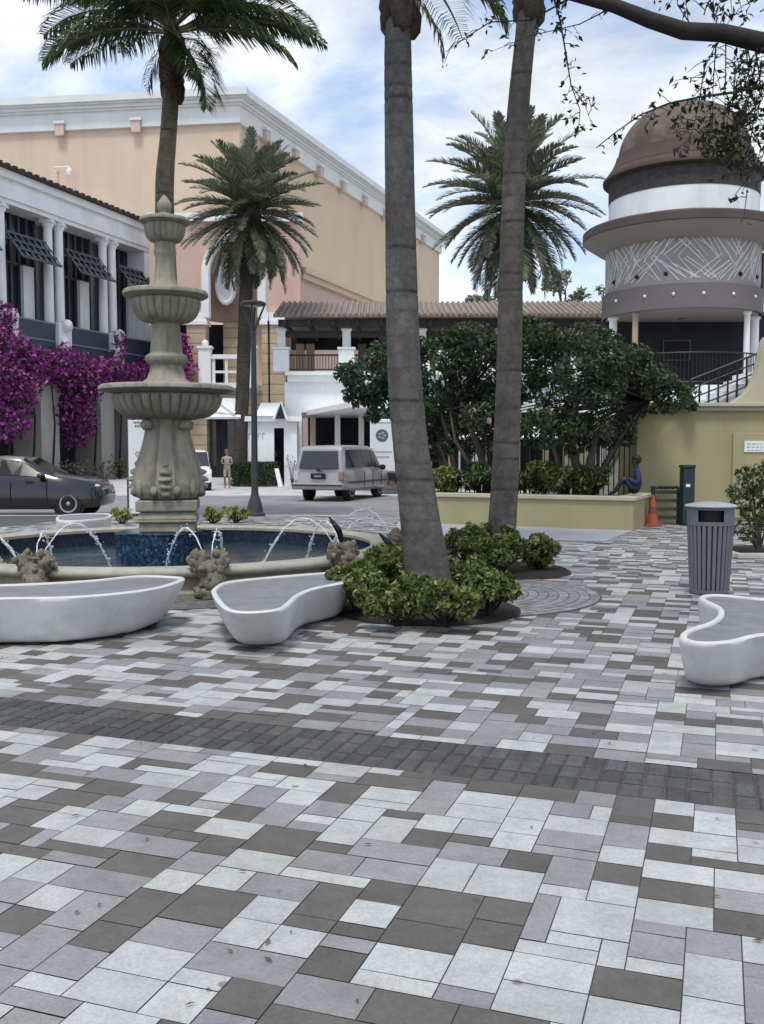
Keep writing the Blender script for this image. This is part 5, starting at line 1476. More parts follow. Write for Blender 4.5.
# ================================================================== street furniture
def lamp_post():
    g = G(255, 516); y = g.y; x = g.x; zt = AY(259, 303, y).z
    root = thing('lamp_post', 'tall slim dark lamp post with a flat disc head behind the fountain', 'lamp post', (x, y, 0))
    m = MB(); m.lathe([(.25, .0125), (.25, .06), (.20, .10), (.17, .3), (.13, .42), (.10, .5), (.085, .6), (.075, 2.0), (.062, zt - .75), (.075, zt - .74), (.075, zt - .68), (.05, zt - .66)], 20, (x, y)); m.build('post', M['post_metal'], root, smooth=True, angle=40)
    m = MB()
    for s in (-1, 1): m.tube([(x, y, zt - .72), (x + s * .10, y, zt - .45), (x + s * .27, y, zt - .06)], [.035, .028, .022], 7)
    for s in (-1, 1): m.tube([(x, y, zt - .72), (x, y + s * .10, zt - .45), (x, y + s * .27, zt - .06)], [.035, .028, .022], 7)
    m.build('arms', M['post_metal'], root, smooth=True)
    m = MB(); m.lathe([(.02, zt - .05), (.27, zt - .06), (.31, zt - .04), (.31, zt), (.25, zt + .03), (.02, zt + .06)], 28, (x, y)); m.build('lamp_head', M['post_metal'], root, smooth=True, angle=40)
    m = MB(); m.lathe([(.02, zt - .10), (.10, zt - .09), (.11, zt - .055)], 20, (x, y)); m.build('lens', M['clear_lens'], root, smooth=True)
lamp_post()
def pylon():
    y = 23.4; a, b = AY(128.5, 524, y), AY(147.5, 420, y)
    root = thing('pylon_sign', 'tall white pylon sign with small dark lettering behind the fountain', 'sign', ((a.x + b.x) / 2, y, 0))
    MB().box(a.x + .02, b.x, y, y + .14, .06, b.z).build('panel', M['sign_white'], root, bevel=.01)
    MB().box(a.x - .02, a.x + .018, y - .01, y + .15, .0125, b.z + .01).build('edge_frame', M['post_metal'], root)
    MB().box(a.x - .05, b.x + .05, y - .05, y + .19, .0125, .058).build('base', M['post_metal'], root)
    m = MB(); q = random.Random(3)
    for (row, h_, l0, l1) in ((421.6, .05, 133.5, 145.5), (425.0, .055, 135, 143)):
        x = AY(l0, row, y).x; xe = AY(l1, row, y).x; z = AY(l0, row, y).z
        while x < xe - .02:
            l = q.choice((.025, .035, .03)); m.box(x, x + l, y - .003, y - .0005, z - h_, z); x += l + .013
    m.build('lettering', M['ink'], root)
    c = AY(137.5, 454, y); m = MB()
    for i in range(6):
        t = i * math.pi / 3; m.lump((c.x + .045 * math.cos(t), y - .002, c.z + .045 * math.sin(t)), (.03, .004, .03), 0, 1, 1)
    m.lump((c.x, y - .002, c.z - .09), (.012, .004, .035), 0, 1, 1)
    m.build('emblem', M['ink_pale'], root, smooth=True)
pylon()
def green_post():
    y = 20.4; a, b = AY(682.5, 528, y), AY(695.5, 465, y)
    root = thing('sign_post', 'dark green square post with a small white label by the yellow wall', 'post', ((a.x + b.x) / 2, y, 0))
    MB().box(a.x, b.x, y, y + .28, .05, b.z - .06).build('body', M['green_dark'], root, bevel=.015)
    MB().box(a.x - .015, b.x + .015, y - .015, y + .295, b.z - .059, b.z).build('cap', M['green_dark'], root, bevel=.012)
    MB().box(a.x - .02, b.x + .02, y - .02, y + .3, .0125, .049).build('base', M['iron'], root)
    c = AY(688, 485.5, y); MB().box(c.x - .045, c.x + .045, y - .004, y - .001, c.z - .03, c.z + .03).build('label_plate', M['sign_white'], root)
green_post()
def slat_bench():
    y = 20.75; a, b = AY(651, 527, y), AY(681.5, 489, y)
    root = thing('slatted_screen', 'low green slatted timber screen between the orange cone and the green post', 'screen', ((a.x + b.x) / 2, y, 0))
    for x in (a.x, b.x - .08): MB().box(x, x + .08, y, y + .08, .0125, b.z).build('post', M['green_dark'], root)
    for i, z in enumerate((.12, .30, .48, .66)):
        MB().box(a.x + .081, b.x - .081, y + .01, y + .05, z, z + .075).build('slat', M['green_slat'], root, bevel=.006)
    m = MB(); x = a.x
    while x < b.x - .05:
        m.lump((x + .04, y + .04, b.z + .03), (.06, .06, .04), .3, 3, 1, x * 9); x += .085
    m.build('top_rail', M['green_dark'], root, smooth=True)
slat_bench()
def cone():
    g = G(652.5, 527); g.y = 20.35; g.x = AY(652.5, 520, g.y).x; c = (g.x, g.y)
    root = thing('traffic_cone', 'orange traffic cone at the foot of the yellow wall', 'traffic cone', (g.x, g.y, 0))
    MB().box(g.x - .17, g.x + .17, g.y - .17, g.y + .17, .0125, .045).build('base', M['orange'], root, bevel=.012)
    MB().lathe([(.13, .045), (.125, .07), (.032, .64), (.025, .66), (.012, .66)], 24, c).build('cone_body', M['orange'], root, smooth=True, angle=40)
    MB().lathe([(.093, .28), (.0955, .281), (.073, .41), (.0705, .411)], 24, c, caps=False).build('band', M['maroon'], root, smooth=True)
cone()

def kiosk():
    Yk = 47.0 - .9; y = 46.0; X = lambda px: AY(px, 440, y).x; Z = lambda py: AY(260, py, y).z
    root = thing('white_kiosk', 'small white kiosk with pale gabled roof and dark doorway near the lamp post', 'kiosk', (X(268), y, -.1))
    x0, x1, xd0, xd1 = X(242), X(297), X(274), X(284); zt = Z(421)
    m = MB(); m.box(x0, xd0, y, y + .2, -.1, zt); m.box(xd1, x1, y, y + .2, -.1, zt); m.box(xd0, xd1, y, y + .2, Z(428), zt); m.box(x0, x0 + .2, y + .2, y + 3, -.1, zt); m.box(x1 - .2, x1, y + .2, y + 3, -.1, zt); m.build('wall', M['canvas_white'], root)
    m = MB(); m.box(x0 - .15, x1 + .25, y - .25, y - .002, zt - .02, zt + .22); m.build('fascia', M['white_trim'], root)
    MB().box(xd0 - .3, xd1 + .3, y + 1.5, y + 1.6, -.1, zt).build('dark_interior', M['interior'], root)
    # gabled roof: ridge runs left-right, with a dark gable end on the right
    zr = Z(402); xr = X(281)
    def gable(xa, xb, ya, zb_, zr_, dep, name):
        m = MB(); A = [(xa, ya, zb_), (xb, ya, zb_), (xb - (xb - xa) * .06, ya + dep / 2, zr_), (xa + (xb - xa) * .12, ya + dep / 2, zr_)]
        B = [(xa, ya + dep, zb_), (xb, ya + dep, zb_)]
        i = len(m.v)
        for p in A + B: m.v.append(p)
        m.f += [[i, i + 1, i + 2, i + 3], [i + 5, i + 4, i + 3, i + 2], [i, i + 3, i + 4], [i, i + 4, i + 5, i + 1]]
        return m.build(name, M['canvas_white'], root)
    gable(X(256), X(283), y - .35, zt + .222, zr, 2.2, 'roof')
    m = MB(); m.loft([[(X(276), yy, Z(419)), (X(286.5), yy, Z(419)), (X(282), yy, Z(403))] for yy in (y - .45, y - .38)], True); m.build('gable_end', M['interior'], root)
    m = MB()
    m.tube([(X(275), y - .46, Z(419.5)), (X(282), y - .46, Z(402.5)), (X(288), y - .46, Z(419.5))], .07, 6); m.build('gable_trim', M['canvas_white'], root)
    gable(X(206), X(241), y - .2, Z(416), Z(397), 2.4, 'roof')
    m = MB(); m.tube([(X(214), y - .3, Z(398)), (X(236), y - .3, Z(414))], .13, 6); m.tube([(X(206), y - .25, Z(417)), (X(242), y - .25, Z(417))], .12, 6); m.build('roof_trim', M['canvas_white'], root, smooth=True)
    m = MB(); q = random.Random(8); x = X(248.5)
    while x < X(265):
        l = q.uniform(.10, .17); m.box(x, x + .05, y - .012, y - .002, Z(439.5), Z(433)); m.box(x, x + l, y - .011, y - .003, Z(434.5), Z(433)) ; x += l + .08
    m.build('lettering', M['ink_pale'], root)
    a = thing('sandwich_board', 'white leaning sandwich board outside the kiosk doorway', 'sign', (X(279), y - 1.2, -.1))
    m = MB(); xa, xb = X(277), X(281); m.hexa([(xa + .2, y - 1.4, -.1), (xb + .2, y - 1.4, -.1), (xb + .2, y - 1.34, -.1), (xa + .2, y - 1.34, -.1), (xa, y - 1.2, .75), (xb, y - 1.2, .75), (xb, y - 1.14, .75), (xa, y - 1.14, .75)]); m.build('front_board', M['sign_white'], a)
    m = MB(); m.hexa([(xa + .2, y - .95, -.1), (xb + .2, y - .95, -.1), (xb + .2, y - .9, -.1), (xa + .2, y - .9, -.1), (xa, y - 1.12, .74), (xb, y - 1.12, .74), (xb, y - 1.07, .74), (xa, y - 1.07, .74)]); m.build('rear_board', M['sign_white'], a)
kiosk()
# café umbrellas behind the planter trees
for (px, lab) in ((488, 'white patio umbrella behind the planter trees, next to the ringed palm'), (530, 'white patio umbrella behind the planter trees, the one further from the ringed palm')):
    y = 33; c = AY(px, 440, y); z = AY(px, 431, y).z
    root = thing('patio_umbrella', lab, 'umbrella', (c.x, y, -.1), 'white umbrellas behind the trees')
    MB().lathe([(1.0, z - .30), (1.01, z - .22), (.5, z + .02), (.02, z + .2)], 8, (c.x, y)).build('canopy', M['canvas_white'], root)
    MB().lathe([(.3, -.1), (.3, 0), (.03, .02), (.03, z)], 10, (c.x, y)).build('pole', M['post_metal'], root)

# ================================================================== vehicles
def car(name, label, cat, loc, heading, st, paint, wheels, wr, glass, extras=None):
    """st: stations along +x (front): (x, zb, w, zbelt, wbelt, zt, wt, dx)"""
    root = thing(name, label, cat, (0, 0, 0))
    m = MB(); rings = []
    for (x, zb, w_, zbl, wb, zt, wt, dx) in st:
        zm = zb + .55 * (zbl - zb); half = [(x, 0, zb), (x, w_ * .88, zb), (x, w_ * .985, zb + .10), (x, w_, zm), (x, wb, zbl), (x + dx * .5, wb - (wb - wt) * .55, zbl + (zt - zbl) * .5), (x + dx * .93, wt, zt - min(.06, (zt - zbl) * .4)), (x + dx, wt - .13, zt - .008), (x + dx, 0, zt)]
        ring = half + [(a, -b, c) for (a, b, c) in half[-2:0:-1]]
        rings.append(ring)
    m.loft(rings, True); body = m.build('body', paint, root, smooth=True, angle=32)
    def P(ix, u, s, kk=1):
        """point on the window band at station position ix (float), u 0 belt..1 roof, side s"""
        i = min(int(ix), len(st) - 2); f = ix - i
        v = [st[i][j] * (1 - f) + st[i + 1][j] * f for j in range(8)]
        x, zb, w_, zbl, wb, zt, wt, dx = v
        return Vector((x + dx * .93 * u, s * (wb + (wt - wb) * u + .012), zbl + (zt - .06 - zbl) * u))
    for (nm, kind, a, b, u0, u1, shrink) in glass:
        if kind == 'side':
            for s in (1, -1):
                m = MB(); i0, i1 = a, b
                lo = [P(i0[0] + (i1[0] - i0[0]) * t, u0, s) for t in np.linspace(0, 1, 6)]; hi = [P(i0[1] + (i1[1] - i0[1]) * t, u1, s) for t in np.linspace(0, 1, 6)]
                off = Vector((0, s * .01, 0)); o2 = Vector((0, -s * .05, 0))
                m.loft([[p + off for p in lo] + [p + off for p in hi[::-1]], [p + o2 for p in lo] + [p + o2 for p in hi[::-1]]], True)
                m.build(nm, M['car_glass_dark'], root)
        else:
            q = [Vector(p) for p in a]; n_ = (q[1] - q[0]).cross(q[2] - q[0]).normalized() * b
            m = MB(); m.loft([[p + n_ for p in q], [p - n_ * 2 for p in q]], True); m.build(nm, M['car_glass'], root)
    for (x, yw) in wheels:
        for s in (1, -1):
            yo = s * yw
            def disc(mm, prof):
                rings = [[(x + r_ * math.cos(t), yo + s * o_, wr + r_ * math.sin(t)) for t in np.linspace(0, 2 * math.pi, 25)[:-1]] for (r_, o_) in prof]; mm.loft(rings, True)
            mm = MB(); disc(mm, [(wr * 1.13, -.10), (wr * 1.13, .012)]); mm.build('wheel_arch', M['rubber'], root)
            mm = MB(); disc(mm, [(wr * .9, -.2), (wr, -.17), (wr, .012), (wr * .94, .04), (wr * .66, .045)]); wh = mm.build('wheel', M['tyre'], root, smooth=True, angle=50)
            mm = MB(); disc(mm, [(wr * .66, .02), (wr * .62, .05), (wr * .2, .03), (wr * .1, .055)]); mm.build('rim', M['rim'], wh, smooth=True, angle=50)
            mm = MB()
            for j in range(5):
                t = j * 2 * math.pi / 5 + .3; mm.lump((x + wr * .42 * math.cos(t), yo + s * .053, wr + wr * .42 * math.sin(t)), (wr * .12, .006, wr * .12), 0, 1, 1)
            mm.build('rim_hole', M['rubber'], wh, smooth=True)
    if extras: extras(root)
    root.location = loc; root.rotation_euler = (0, 0, heading)
    return root
# dark sedan, nose to the right
SED = [(-2.36, .42, .60, .78, .62, .86, .55, 0), (-2.28, .30, .80, .90, .74, .99, .60, .02), (-1.75, .22, .90, .97, .83, 1.07, .66, .0), (-1.62, .22, .905, .98, .84, 1.09, .66, .05), (-.75, .20, .915, 1.0, .85, 1.41, .60, 0), (.0, .20, .915, .99, .85, 1.46, .60, 0), (.45, .20, .915, .97, .85, 1.43, .60, 0), (1.30, .20, .915, .94, .83, 1.0, .70, 0), (1.9, .22, .91, .89, .82, .94, .68, 0), (2.2, .24, .89, .80, .80, .87, .64, 0), (2.33, .27, .82, .68, .74, .74, .58, 0), (2.38, .36, .72, .58, .66, .64, .5, 0)]
def sed_x(root):
    for s in (1, -1):
        m = MB(); m.lump((1.02, s * .96, .99), (.10, .10, .07), 0, 1, 2); m.build('mirror', M['car_dark'], root, smooth=True)
        m = MB(); m.lump((2.14, s * .70, .74), (.20, .12, .06), 0, 1, 2); m.build('headlight', M['clear_lens'], root, smooth=True)
        m = MB(); m.lump((-2.22, s * .68, .86), (.10, .14, .07), 0, 1, 2); m.build('tail_light', M['red_lens'], root, smooth=True)
        m = MB(); m.box(-.42, -.22, s * .915 - .012, s * .915 + .02, .86, .885); m.box(.62, .80, s * .915 - .012, s * .915 + .018, .84, .865); m.build('door_handle', M['car_dark'], root)
        m = MB()
        for x in (-.55, .28, 1.12): m.box(x, x + .012, s * .916 - .02, s * .918, .35, .86)
        m.build('door_gap', M['rubber'], root)
sc_ = G(8, 513, -.11)
sed_ = car('parked_sedan', 'dark graphite sedan parked left of the fountain by the arcade', 'car', (AY(11, 500, 25.2).x, 25.2, -.11), R(3), SED, M['car_dark'], ((-1.2, .86), (1.62, .86)), .335,
    [('side_window', 'side', (3.3, 4.55), (4.95, 4.6 + .35), .06, .90, 0), ('side_window', 'side', (5.02, 5.02), (6.75, 6.08), .06, .90, 0),
     ('windscreen', 'quad', ((.52, .56, 1.40), (1.22, .66, 1.02), (1.22, -.66, 1.02), (.52, -.56, 1.40)), -.012, 0, 0, 0),
     ('rear_window', 'quad', ((-.85, .54, 1.39), (-.85, -.54, 1.39), (-1.5, -.6, 1.13), (-1.5, .6, 1.13)), -.012, 0, 0, 0)], sed_x)
sed_.scale = (1.06, 1.06, 1.08)
VAN = [(-2.38, .52, .80, 1.02, .84, 1.74, .72, .22), (-2.28, .40, .90, 1.06, .90, 1.84, .74, .22), (-1.6, .34, .94, 1.07, .92, 1.875, .75, .05), (-.4, .32, .95, 1.07, .93, 1.885, .75, 0), (.55, .32, .95, 1.06, .93, 1.87, .75, 0), (.9, .32, .95, 1.06, .93, 1.82, .74, 0), (1.55, .33, .94, 1.03, .91, 1.16, .74, 0), (2.05, .36, .92, .95, .88, 1.03, .70, 0), (2.34, .42, .86, .78, .82, .86, .66, 0), (2.42, .5, .74, .66, .70, .72, .6, 0)]
def van_x(root):
    q = [Vector(p) for p in ((-2.365, .70, 1.10), (-2.365, -.70, 1.10), (-2.19, -.62, 1.68), (-2.19, .62, 1.68))]
    m = MB(); m.loft([[p + Vector((-.03, 0, .0)) for p in q], [p + Vector((.08, 0, 0)) for p in q]], True); m.build('rear_window', M['car_glass'], root, bevel=.01)
    m = MB(); m.box(-2.52, -2.30, -.92, .92, .40, .62); m.build('bumper', M['van_silver'], root, bevel=.05)
    m = MB(); m.box(-2.545, -2.519, -.9, .9, .52, .575); m.build('bumper_strip', M['post_metal'], root)
    m = MB(); m.box(-2.435, -2.38, -.26, .26, .76, .94); pl = m.build('plate_recess', M['rubber'], root, bevel=.02)
    m = MB(); m.box(-2.442, -2.437, -.15, .15, .785, .90); m.build('licence_plate', M['plate'], pl)
    m = MB()
    for j in range(5): m.box(-2.446, -2.443, -.12 + j * .05, -.09 + j * .05, .815, .87)
    m.build('plate_marks', M['ink_pale'], pl)
    m = MB(); m.box(-2.42, -2.38, -.05, .05, 1.0, 1.07); m.build('tailgate_handle', M['rubber'], root)
    for s in (1, -1):
        m = MB(); m.box(-2.40, -2.28, s * .80 - .085, s * .80 + .085, .70, 1.0); m.build('tail_light', M['red_lens'] if s == -1 else M['clear_lens'], root, bevel=.02)
        m = MB(); m.lump((1.1, s * 1.05, 1.10), (.09, .13, .10), 0, 1, 2); m.build('mirror', M['rubber'], root, smooth=True)
        m = MB(); m.box(2.26, 2.42, s * .6 - .15, s * .6 + .15, .66, .80); m.build('headlight', M['clear_lens'], root, bevel=.02)
        m = MB(); m.box(-2.0, 2.0, s * .952 - .01, s * .957, .60, .66); m.build('side_strip', M['post_metal'], root)
        m = MB()
        for x in (-.52, .35, 1.25): m.box(x, x + .014, s * .948 - .02, s * .953, .42, 1.0)
        m.build('door_gap', M['rubber'], root)
yv = 30.9
car('minivan', 'silver beige minivan seen from behind on the street', 'van', (AY(344, 480, yv + 3.2).x, yv + 3.5, -.11), R(90 - 19), VAN, M['van_silver'], ((-1.45, .80), (1.42, .80)), .345,
    [('side_window', 'side', (1.2, 1.4), (2.75, 2.75), .08, .88, 0), ('side_window', 'side', (2.85, 2.85), (3.75, 3.75), .08, .88, 0), ('side_window', 'side', (3.85, 3.85), (5.7, 4.85), .08, .86, 0),
     ('windscreen', 'quad', ((.95, .70, 1.76), (1.5, .74, 1.2), (1.5, -.74, 1.2), (.95, -.70, 1.76)), -.012, 0, 0, 0)], van_x)
# white box truck behind the front palm, seen end on
def truck():
    y = 37.5; x0, x1 = AY(370, 450, y).x, AY(420, 450, y).x; zt = AY(380, 419, y).z; c = (x0 + x1) / 2
    root = thing('box_truck', 'white box truck with a round dark emblem, half hidden by the front palm', 'truck', (c, y, -.11))
    MB().box(x0, x1, y, y + 3.6, .75, zt).build('cargo_box', M['car_white'], root, bevel=.04)
    m = MB(); m.box(x0 + .03, x1 - .03, y - .03, y - .002, zt - .12, zt - .04); m.box(x0 + .03, x0 + .1, y - .03, y - .002, .8, zt - .13); m.box(x1 - .1, x1 - .03, y - .03, y - .002, .8, zt - .13); m.build('box_frame', M['white_trim'], root)
    e = AY(382, 435.5, y); m = MB()
    m.loft([[(e.x + .24 * math.cos(t), yy, e.z + .24 * math.sin(t)) for t in np.linspace(0, 2 * math.pi, 33)[:-1]] for yy in (y - .001, y - .012)], True); em = m.build('emblem', M['ink'], root)
    m = MB(); 
    for t in range(5): m.lump((e.x + .11 * math.cos(t * 1.26), y - .013, e.z + .11 * math.sin(t * 1.26)), (.07, .004, .035), .2, 2, 1, t)
    m.build('emblem_marks', M['ink_pale'], em, smooth=True)
    m = MB(); 
    for j, (a, b) in enumerate(((373, 392), (376, 389))): m.box(AY(a, 450, y).x, AY(b, 450, y).x, y - .008, y - .001, AY(380, 451 + j * 5, y).z - .07, AY(380, 451 + j * 5, y).z)
    m.build('lettering', M['ink_pale'], root)
    m = MB(); m.box(x0 + .02, x1 - .02, y - .12, y + .1, .42, .72); m.build('bumper', M['rubber'], root, bevel=.03)
    MB().box(x0 + .1, x1 - .1, y + 3.61, y + 5.3, .5, 2.1).build('cab', M['car_white'], root, bevel=.15)
    for xx in (x0 + .02, x1 - .30):
        for yy in (y + .75, y + 4.5):
            m = MB(); m.loft([[(xq, yy + .38 * math.cos(t), .27 + .38 * math.sin(t)) for t in np.linspace(0, 2 * math.pi, 21)[:-1]] for xq in (xx, xx + .28)], True); m.build('wheel', M['tyre'], root, smooth=True, angle=40)
truck()
CART = [(-1.25, .35, .58, .80, .60, 1.55, .52, .12), (-1.15, .28, .64, .84, .64, 1.70, .54, .12), (.1, .26, .66, .85, .65, 1.74, .54, 0), (.55, .26, .66, .85, .65, 1.68, .54, 0), (.95, .28, .65, .84, .64, 1.0, .55, 0), (1.25, .36, .58, .66, .56, .72, .5, 0)]
car('utility_cart', 'small white utility cart with dark windows beside the fountain pedestal', 'vehicle', (AY(193, 470, 41.5).x, 41.5, -.11), R(-70), CART, M['car_white'], ((-.8, .56), (.8, .56)), .28,
    [('side_window', 'side', (.9, 1.0), (1.9, 1.9), .05, .9, 0), ('side_window', 'side', (2.0, 2.0), (3.6, 3.0), .05, .88, 0), ('windscreen', 'quad', ((.6, .5, 1.62), (.92, .54, 1.03), (.92, -.54, 1.03), (.6, -.5, 1.62)), -.012, 0, 0, 0)])

# ================================================================== people
def figure(name, label, joints, edges, rad, colours, loc, rz, hair=None, hair_mat=None, mats=()):
    me = bpy.data.meshes.new(name); names = list(joints)
    me.from_pydata([joints[n] for n in names], [(names.index(a), names.index(b)) for a, b in edges], [])
    o = bpy.data.objects.new(name + '_tmp', me); COL.objects.link(o)
    sk = o.modifiers.new('Skin', 'SKIN'); sk.use_smooth_shade = True; sk.branch_smoothing = .4
    for i, n in enumerate(names):
        v = me.skin_vertices[0].data[i]; rr = rad[n]; v.radius = rr if hasattr(rr, '__len__') else (rr, rr); v.use_root = (n == 'pelvis')
    ss = o.modifiers.new('Sub', 'SUBSURF'); ss.levels = 2; ss.render_levels = 2
    dg = bpy.context.evaluated_depsgraph_get(); dg.update()
    nm = bpy.data.meshes.new_from_object(o.evaluated_get(dg))
    bpy.data.objects.remove(o)
    for m_ in mats: nm.materials.append(m_)
    for p in nm.polygons: p.material_index = colours(p.center); p.use_smooth = True
    root = bpy.data.objects.new(name, nm); COL.objects.link(root); root.location = loc; root.rotation_euler = (0, 0, rz)
    tag(root, label, 'person')
    return root
def child(mb, name, m_, root, smooth=True):
    me = bpy.data.meshes.new(name); me.from_pydata(mb.v, [], mb.f); me.materials.append(m_)
    if smooth: me.polygons.foreach_set('use_smooth', [True] * len(me.polygons))
    o = bpy.data.objects.new(name, me); COL.objects.link(o); o.parent = root; return o
def hand(J, E, Rd, wrist, tag_, d, side):
    """palm and five fingers along d (unit vector)"""
    d = Vector(d).normalized(); w_ = Vector(J[wrist]); s = Vector(side).normalized(); b = d.cross(s)
    pk = 'palm' + tag_; J[pk] = w_ + d * .07; Rd[pk] = (.036, .018); E.append((wrist, pk))
    for i, (o, l) in enumerate(((-.028, .062), (-.010, .075), (.010, .07), (.028, .055))):
        a, c = 'f%d%s' % (i, tag_), 'g%d%s' % (i, tag_)
        J[a] = w_ + d * (.085 + l * .5) + s * o * 1.2; J[c] = w_ + d * (.085 + l * .95) + s * o * 1.3 + b * .018; Rd[a] = .009; Rd[c] = .0075; E.append((pk, a)); E.append((a, c))
    J['th' + tag_] = w_ + d * .075 - s * .055 + b * .01; Rd['th' + tag_] = .0095; E.append((pk, 'th' + tag_))
def head_parts(root, h, r, face, hm, skin):
    """face details and hair; h head centre, face unit direction"""
    f = Vector(face).normalized(); s = Vector((-f.y, f.x, 0)).normalized(); u = Vector((0, 0, 1))
    m = MB(); bm_ = Vector(h)
    m.lump(bm_ - f * .018 + u * .028, (r * 1.10, r * 1.10, r * 1.10), .05, 5, 3, 1)
    keep = []
    for q in m.f:
        c = sum((Vector(m.v[i]) for i in q), Vector()) / len(q) - bm_
        if c.dot(f) < .035 or c.z > r * .55: keep.append(q)
    m.f = keep; child(m, 'hair', hm, root)
    m = MB(); m.lump(bm_ + f * r * 1.0 - u * .012, (.013, .013, .02), 0, 1, 2)
    for q in (-1, 1): m.lump(bm_ + s * q * r * .86 - u * .005, (.012, .014, .026), 0, 1, 2)
    child(m, 'face_features', skin, root)
    m = MB()
    for q in (-1, 1): m.lump(bm_ + f * r * .90 + s * q * .032 + u * .015, (.011, .008, .006), 0, 1, 1)
    m.lump(bm_ + f * r * .90 - u * .055, (.022, .008, .006), 0, 1, 1) if False else m.lump(bm_ + f * r * .84 - u * .058, (.02, .012, .006), 0, 1, 1)
    child(m, 'eyes_and_mouth', M['hair'], root)

# walker in pale clothes, hands clasped in front, facing the camera
J = dict(pelvis=(0, 0, .92), belly=(0, -.01, 1.08), chest=(0, 0, 1.27), neckb=(0, 0, 1.42), neck=(0, -.01, 1.48), chin=(0, -.03, 1.54), head=(0, -.02, 1.62), top=(0, -.01, 1.69),
         shL=(.17, 0, 1.38), elL=(.235, .03, 1.12), wrL=(.12, -.16, 1.06), shR=(-.17, 0, 1.38), elR=(-.235, .03, 1.12), wrR=(-.11, -.17, 1.10),
         hipL=(.09, 0, .86), knL=(.095, -.03, .49), anL=(.095, .02, .10), toL=(.11, -.14, .035), hipR=(-.09, 0, .86), knR=(-.095, -.09, .50), anR=(-.095, .07, .11), toR=(-.11, -.07, .035))
Rd = dict(pelvis=(.165, .115), belly=(.135, .10), chest=(.165, .105), neckb=(.075, .06), neck=.052, chin=.062, head=.092, top=.07, shL=.062, elL=.042, wrL=.028, shR=.062, elR=.042, wrR=.028, hipL=.088, knL=.058, anL=.038, toL=.034, hipR=.088, knR=.058, anR=.038, toR=.034)
E = [('pelvis', 'belly'), ('belly', 'chest'), ('chest', 'neckb'), ('neckb', 'neck'), ('neck', 'chin'), ('chin', 'head'), ('head', 'top'), ('chest', 'shL'), ('shL', 'elL'), ('elL', 'wrL'), ('chest', 'shR'), ('shR', 'elR'), ('elR', 'wrR'), ('pelvis', 'hipL'), ('hipL', 'knL'), ('knL', 'anL'), ('anL', 'toL'), ('pelvis', 'hipR'), ('hipR', 'knR'), ('knR', 'anR'), ('anR', 'toR')]
hand(J, E, Rd, 'wrL', 'L', (-.8, -.5, .1), (0, 0, 1)); hand(J, E, Rd, 'wrR', 'R', (.8, -.5, .0), (0, 0, 1))
def wc(c):
    if c.z > 1.46 or c.z < .55: return 0
    if abs(c.x) > .15 and 1.0 < c.z < 1.2: return 0
    if c.y < -.13 and c.z > 1.0: return 0
    return 1
yp = 43.0; p = AY(227, 470, yp)
wk = figure('person', 'person in pale cream top and shorts walking with hands clasped near the hedge', {k: Vector(v) for k, v in J.items()}, E, Rd, wc, (p.x, yp, -.105), R(8), mats=(M['skin'], M['cloth_cream']))
head_parts(wk, (0, -.02, 1.62), .10, (0, -1, 0), M['hair_fair'], M['skin'])

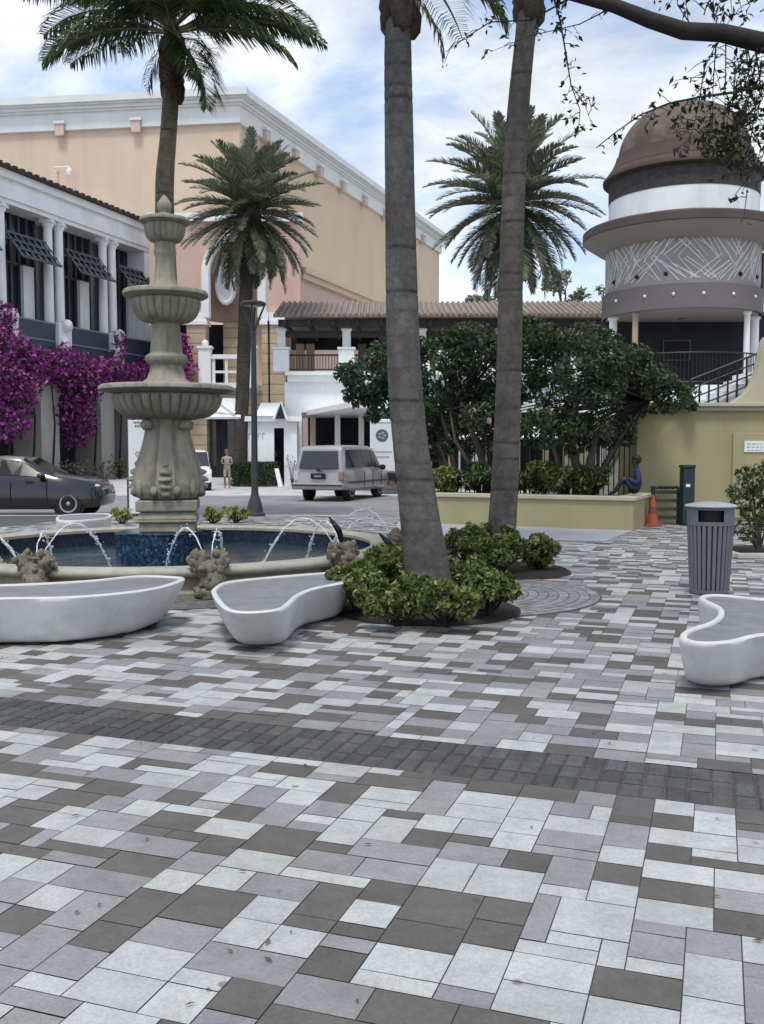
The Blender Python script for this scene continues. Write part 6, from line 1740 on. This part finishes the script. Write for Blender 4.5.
# seated person in a blue top on the planter end, looking towards the left
seat = zt
J = dict(pelvis=(0, 0, .11), belly=(-.01, 0, .26), chest=(-.03, 0, .44), neckb=(-.05, 0, .58), neck=(-.065, 0, .64), chin=(-.10, 0, .69), head=(-.085, 0, .775), top=(-.075, 0, .845),
         shL=(-.04, -.18, .53), elL=(-.06, -.24, .28), wrL=(-.27, -.16, .22), shR=(-.04, .18, .53), elR=(-.06, .24, .28), wrR=(-.28, .12, .22),
         hipL=(-.06, -.09, .10), knL=(-.47, -.12, .13), anL=(-.50, -.12, -.30), toL=(-.64, -.13, -.37), hipR=(-.06, .09, .10), knR=(-.46, .12, .13), anR=(-.44, .12, -.30), toR=(-.58, .13, -.37))
Rd = dict(pelvis=(.15, .12), belly=(.13, .11), chest=(.17, .12), neckb=(.08, .07), neck=.055, chin=.064, head=.094, top=.072, shL=.075, elL=.055, wrL=.032, shR=.075, elR=.055, wrR=.032, hipL=.095, knL=.066, anL=.042, toL=.038, hipR=.095, knR=.066, anR=.042, toR=.038)
E = [e for e in E if not any('palm' in q or q[0] in 'fg' or q.startswith('th') for q in e)]
hand(J, E, Rd, 'wrL', 'L', (-1, .25, -.15), (0, 1, 0)); hand(J, E, Rd, 'wrR', 'R', (-1, -.2, -.15), (0, -1, 0))
def sc2(c):
    if c.z > .635: return 0
    if c.x < -.24 and c.z > .17 and c.z < .32 : return 0
    if c.z < -.28: return 2
    if c.z < .2 or c.x < -.28: return 2
    return 1
# drop the feet to the ground: the wall is low
fr, L, D, zt = PL
base = fr.w(L - .02, .75, zt)
for k_ in ('anL', 'anR'): J[k_] = (J[k_][0], J[k_][1], -.0 + .06)
for k_ in ('toL', 'toR'): J[k_] = (J[k_][0] - .0, J[k_][1], .045)
J['knL'] = (-.36, -.12, .40); J['knR'] = (-.34, .12, .38); J['anL'] = (-.56, -.12, .07); J['toL'] = (-.70, -.13, .045); J['anR'] = (-.52, .12, .07); J['toR'] = (-.66, .13, .045)
J['wrL'] = (-.30, -.14, .40); J['wrR'] = (-.29, .13, .38)
for q in list(J):
    if q.startswith(('palm', 'f', 'g', 'th')) and q not in ('f', 'g'): del J[q]
E = [e for e in E if e[0] in J and e[1] in J]; Rd = {k_: v for k_, v in Rd.items() if k_ in J}
hand(J, E, Rd, 'wrL', 'L', (-1, .25, -.3), (0, 1, 0)); hand(J, E, Rd, 'wrR', 'R', (-1, -.2, -.3), (0, -1, 0))
sp_ = figure('person', 'person in a blue top sitting with knees up on the planter end', {k: Vector(v) for k, v in J.items()}, E, Rd, lambda c: 0 if (c.z > .635 or (c.x < -.27 and .345 < c.z < .5 and c.x < -.31)) else (1 if (c.z > .17 and c.x > -.29) else 2), (base.x, base.y, base.z - .005), R(-8), mats=(M['skin_dark'], M['cloth_blue'], M['cloth_black']))
sp_.scale = (.92,) * 3
head_parts(sp_, (-.085, 0, .775), .102, (-1, -.35, 0), M['hair'], M['skin_dark'])
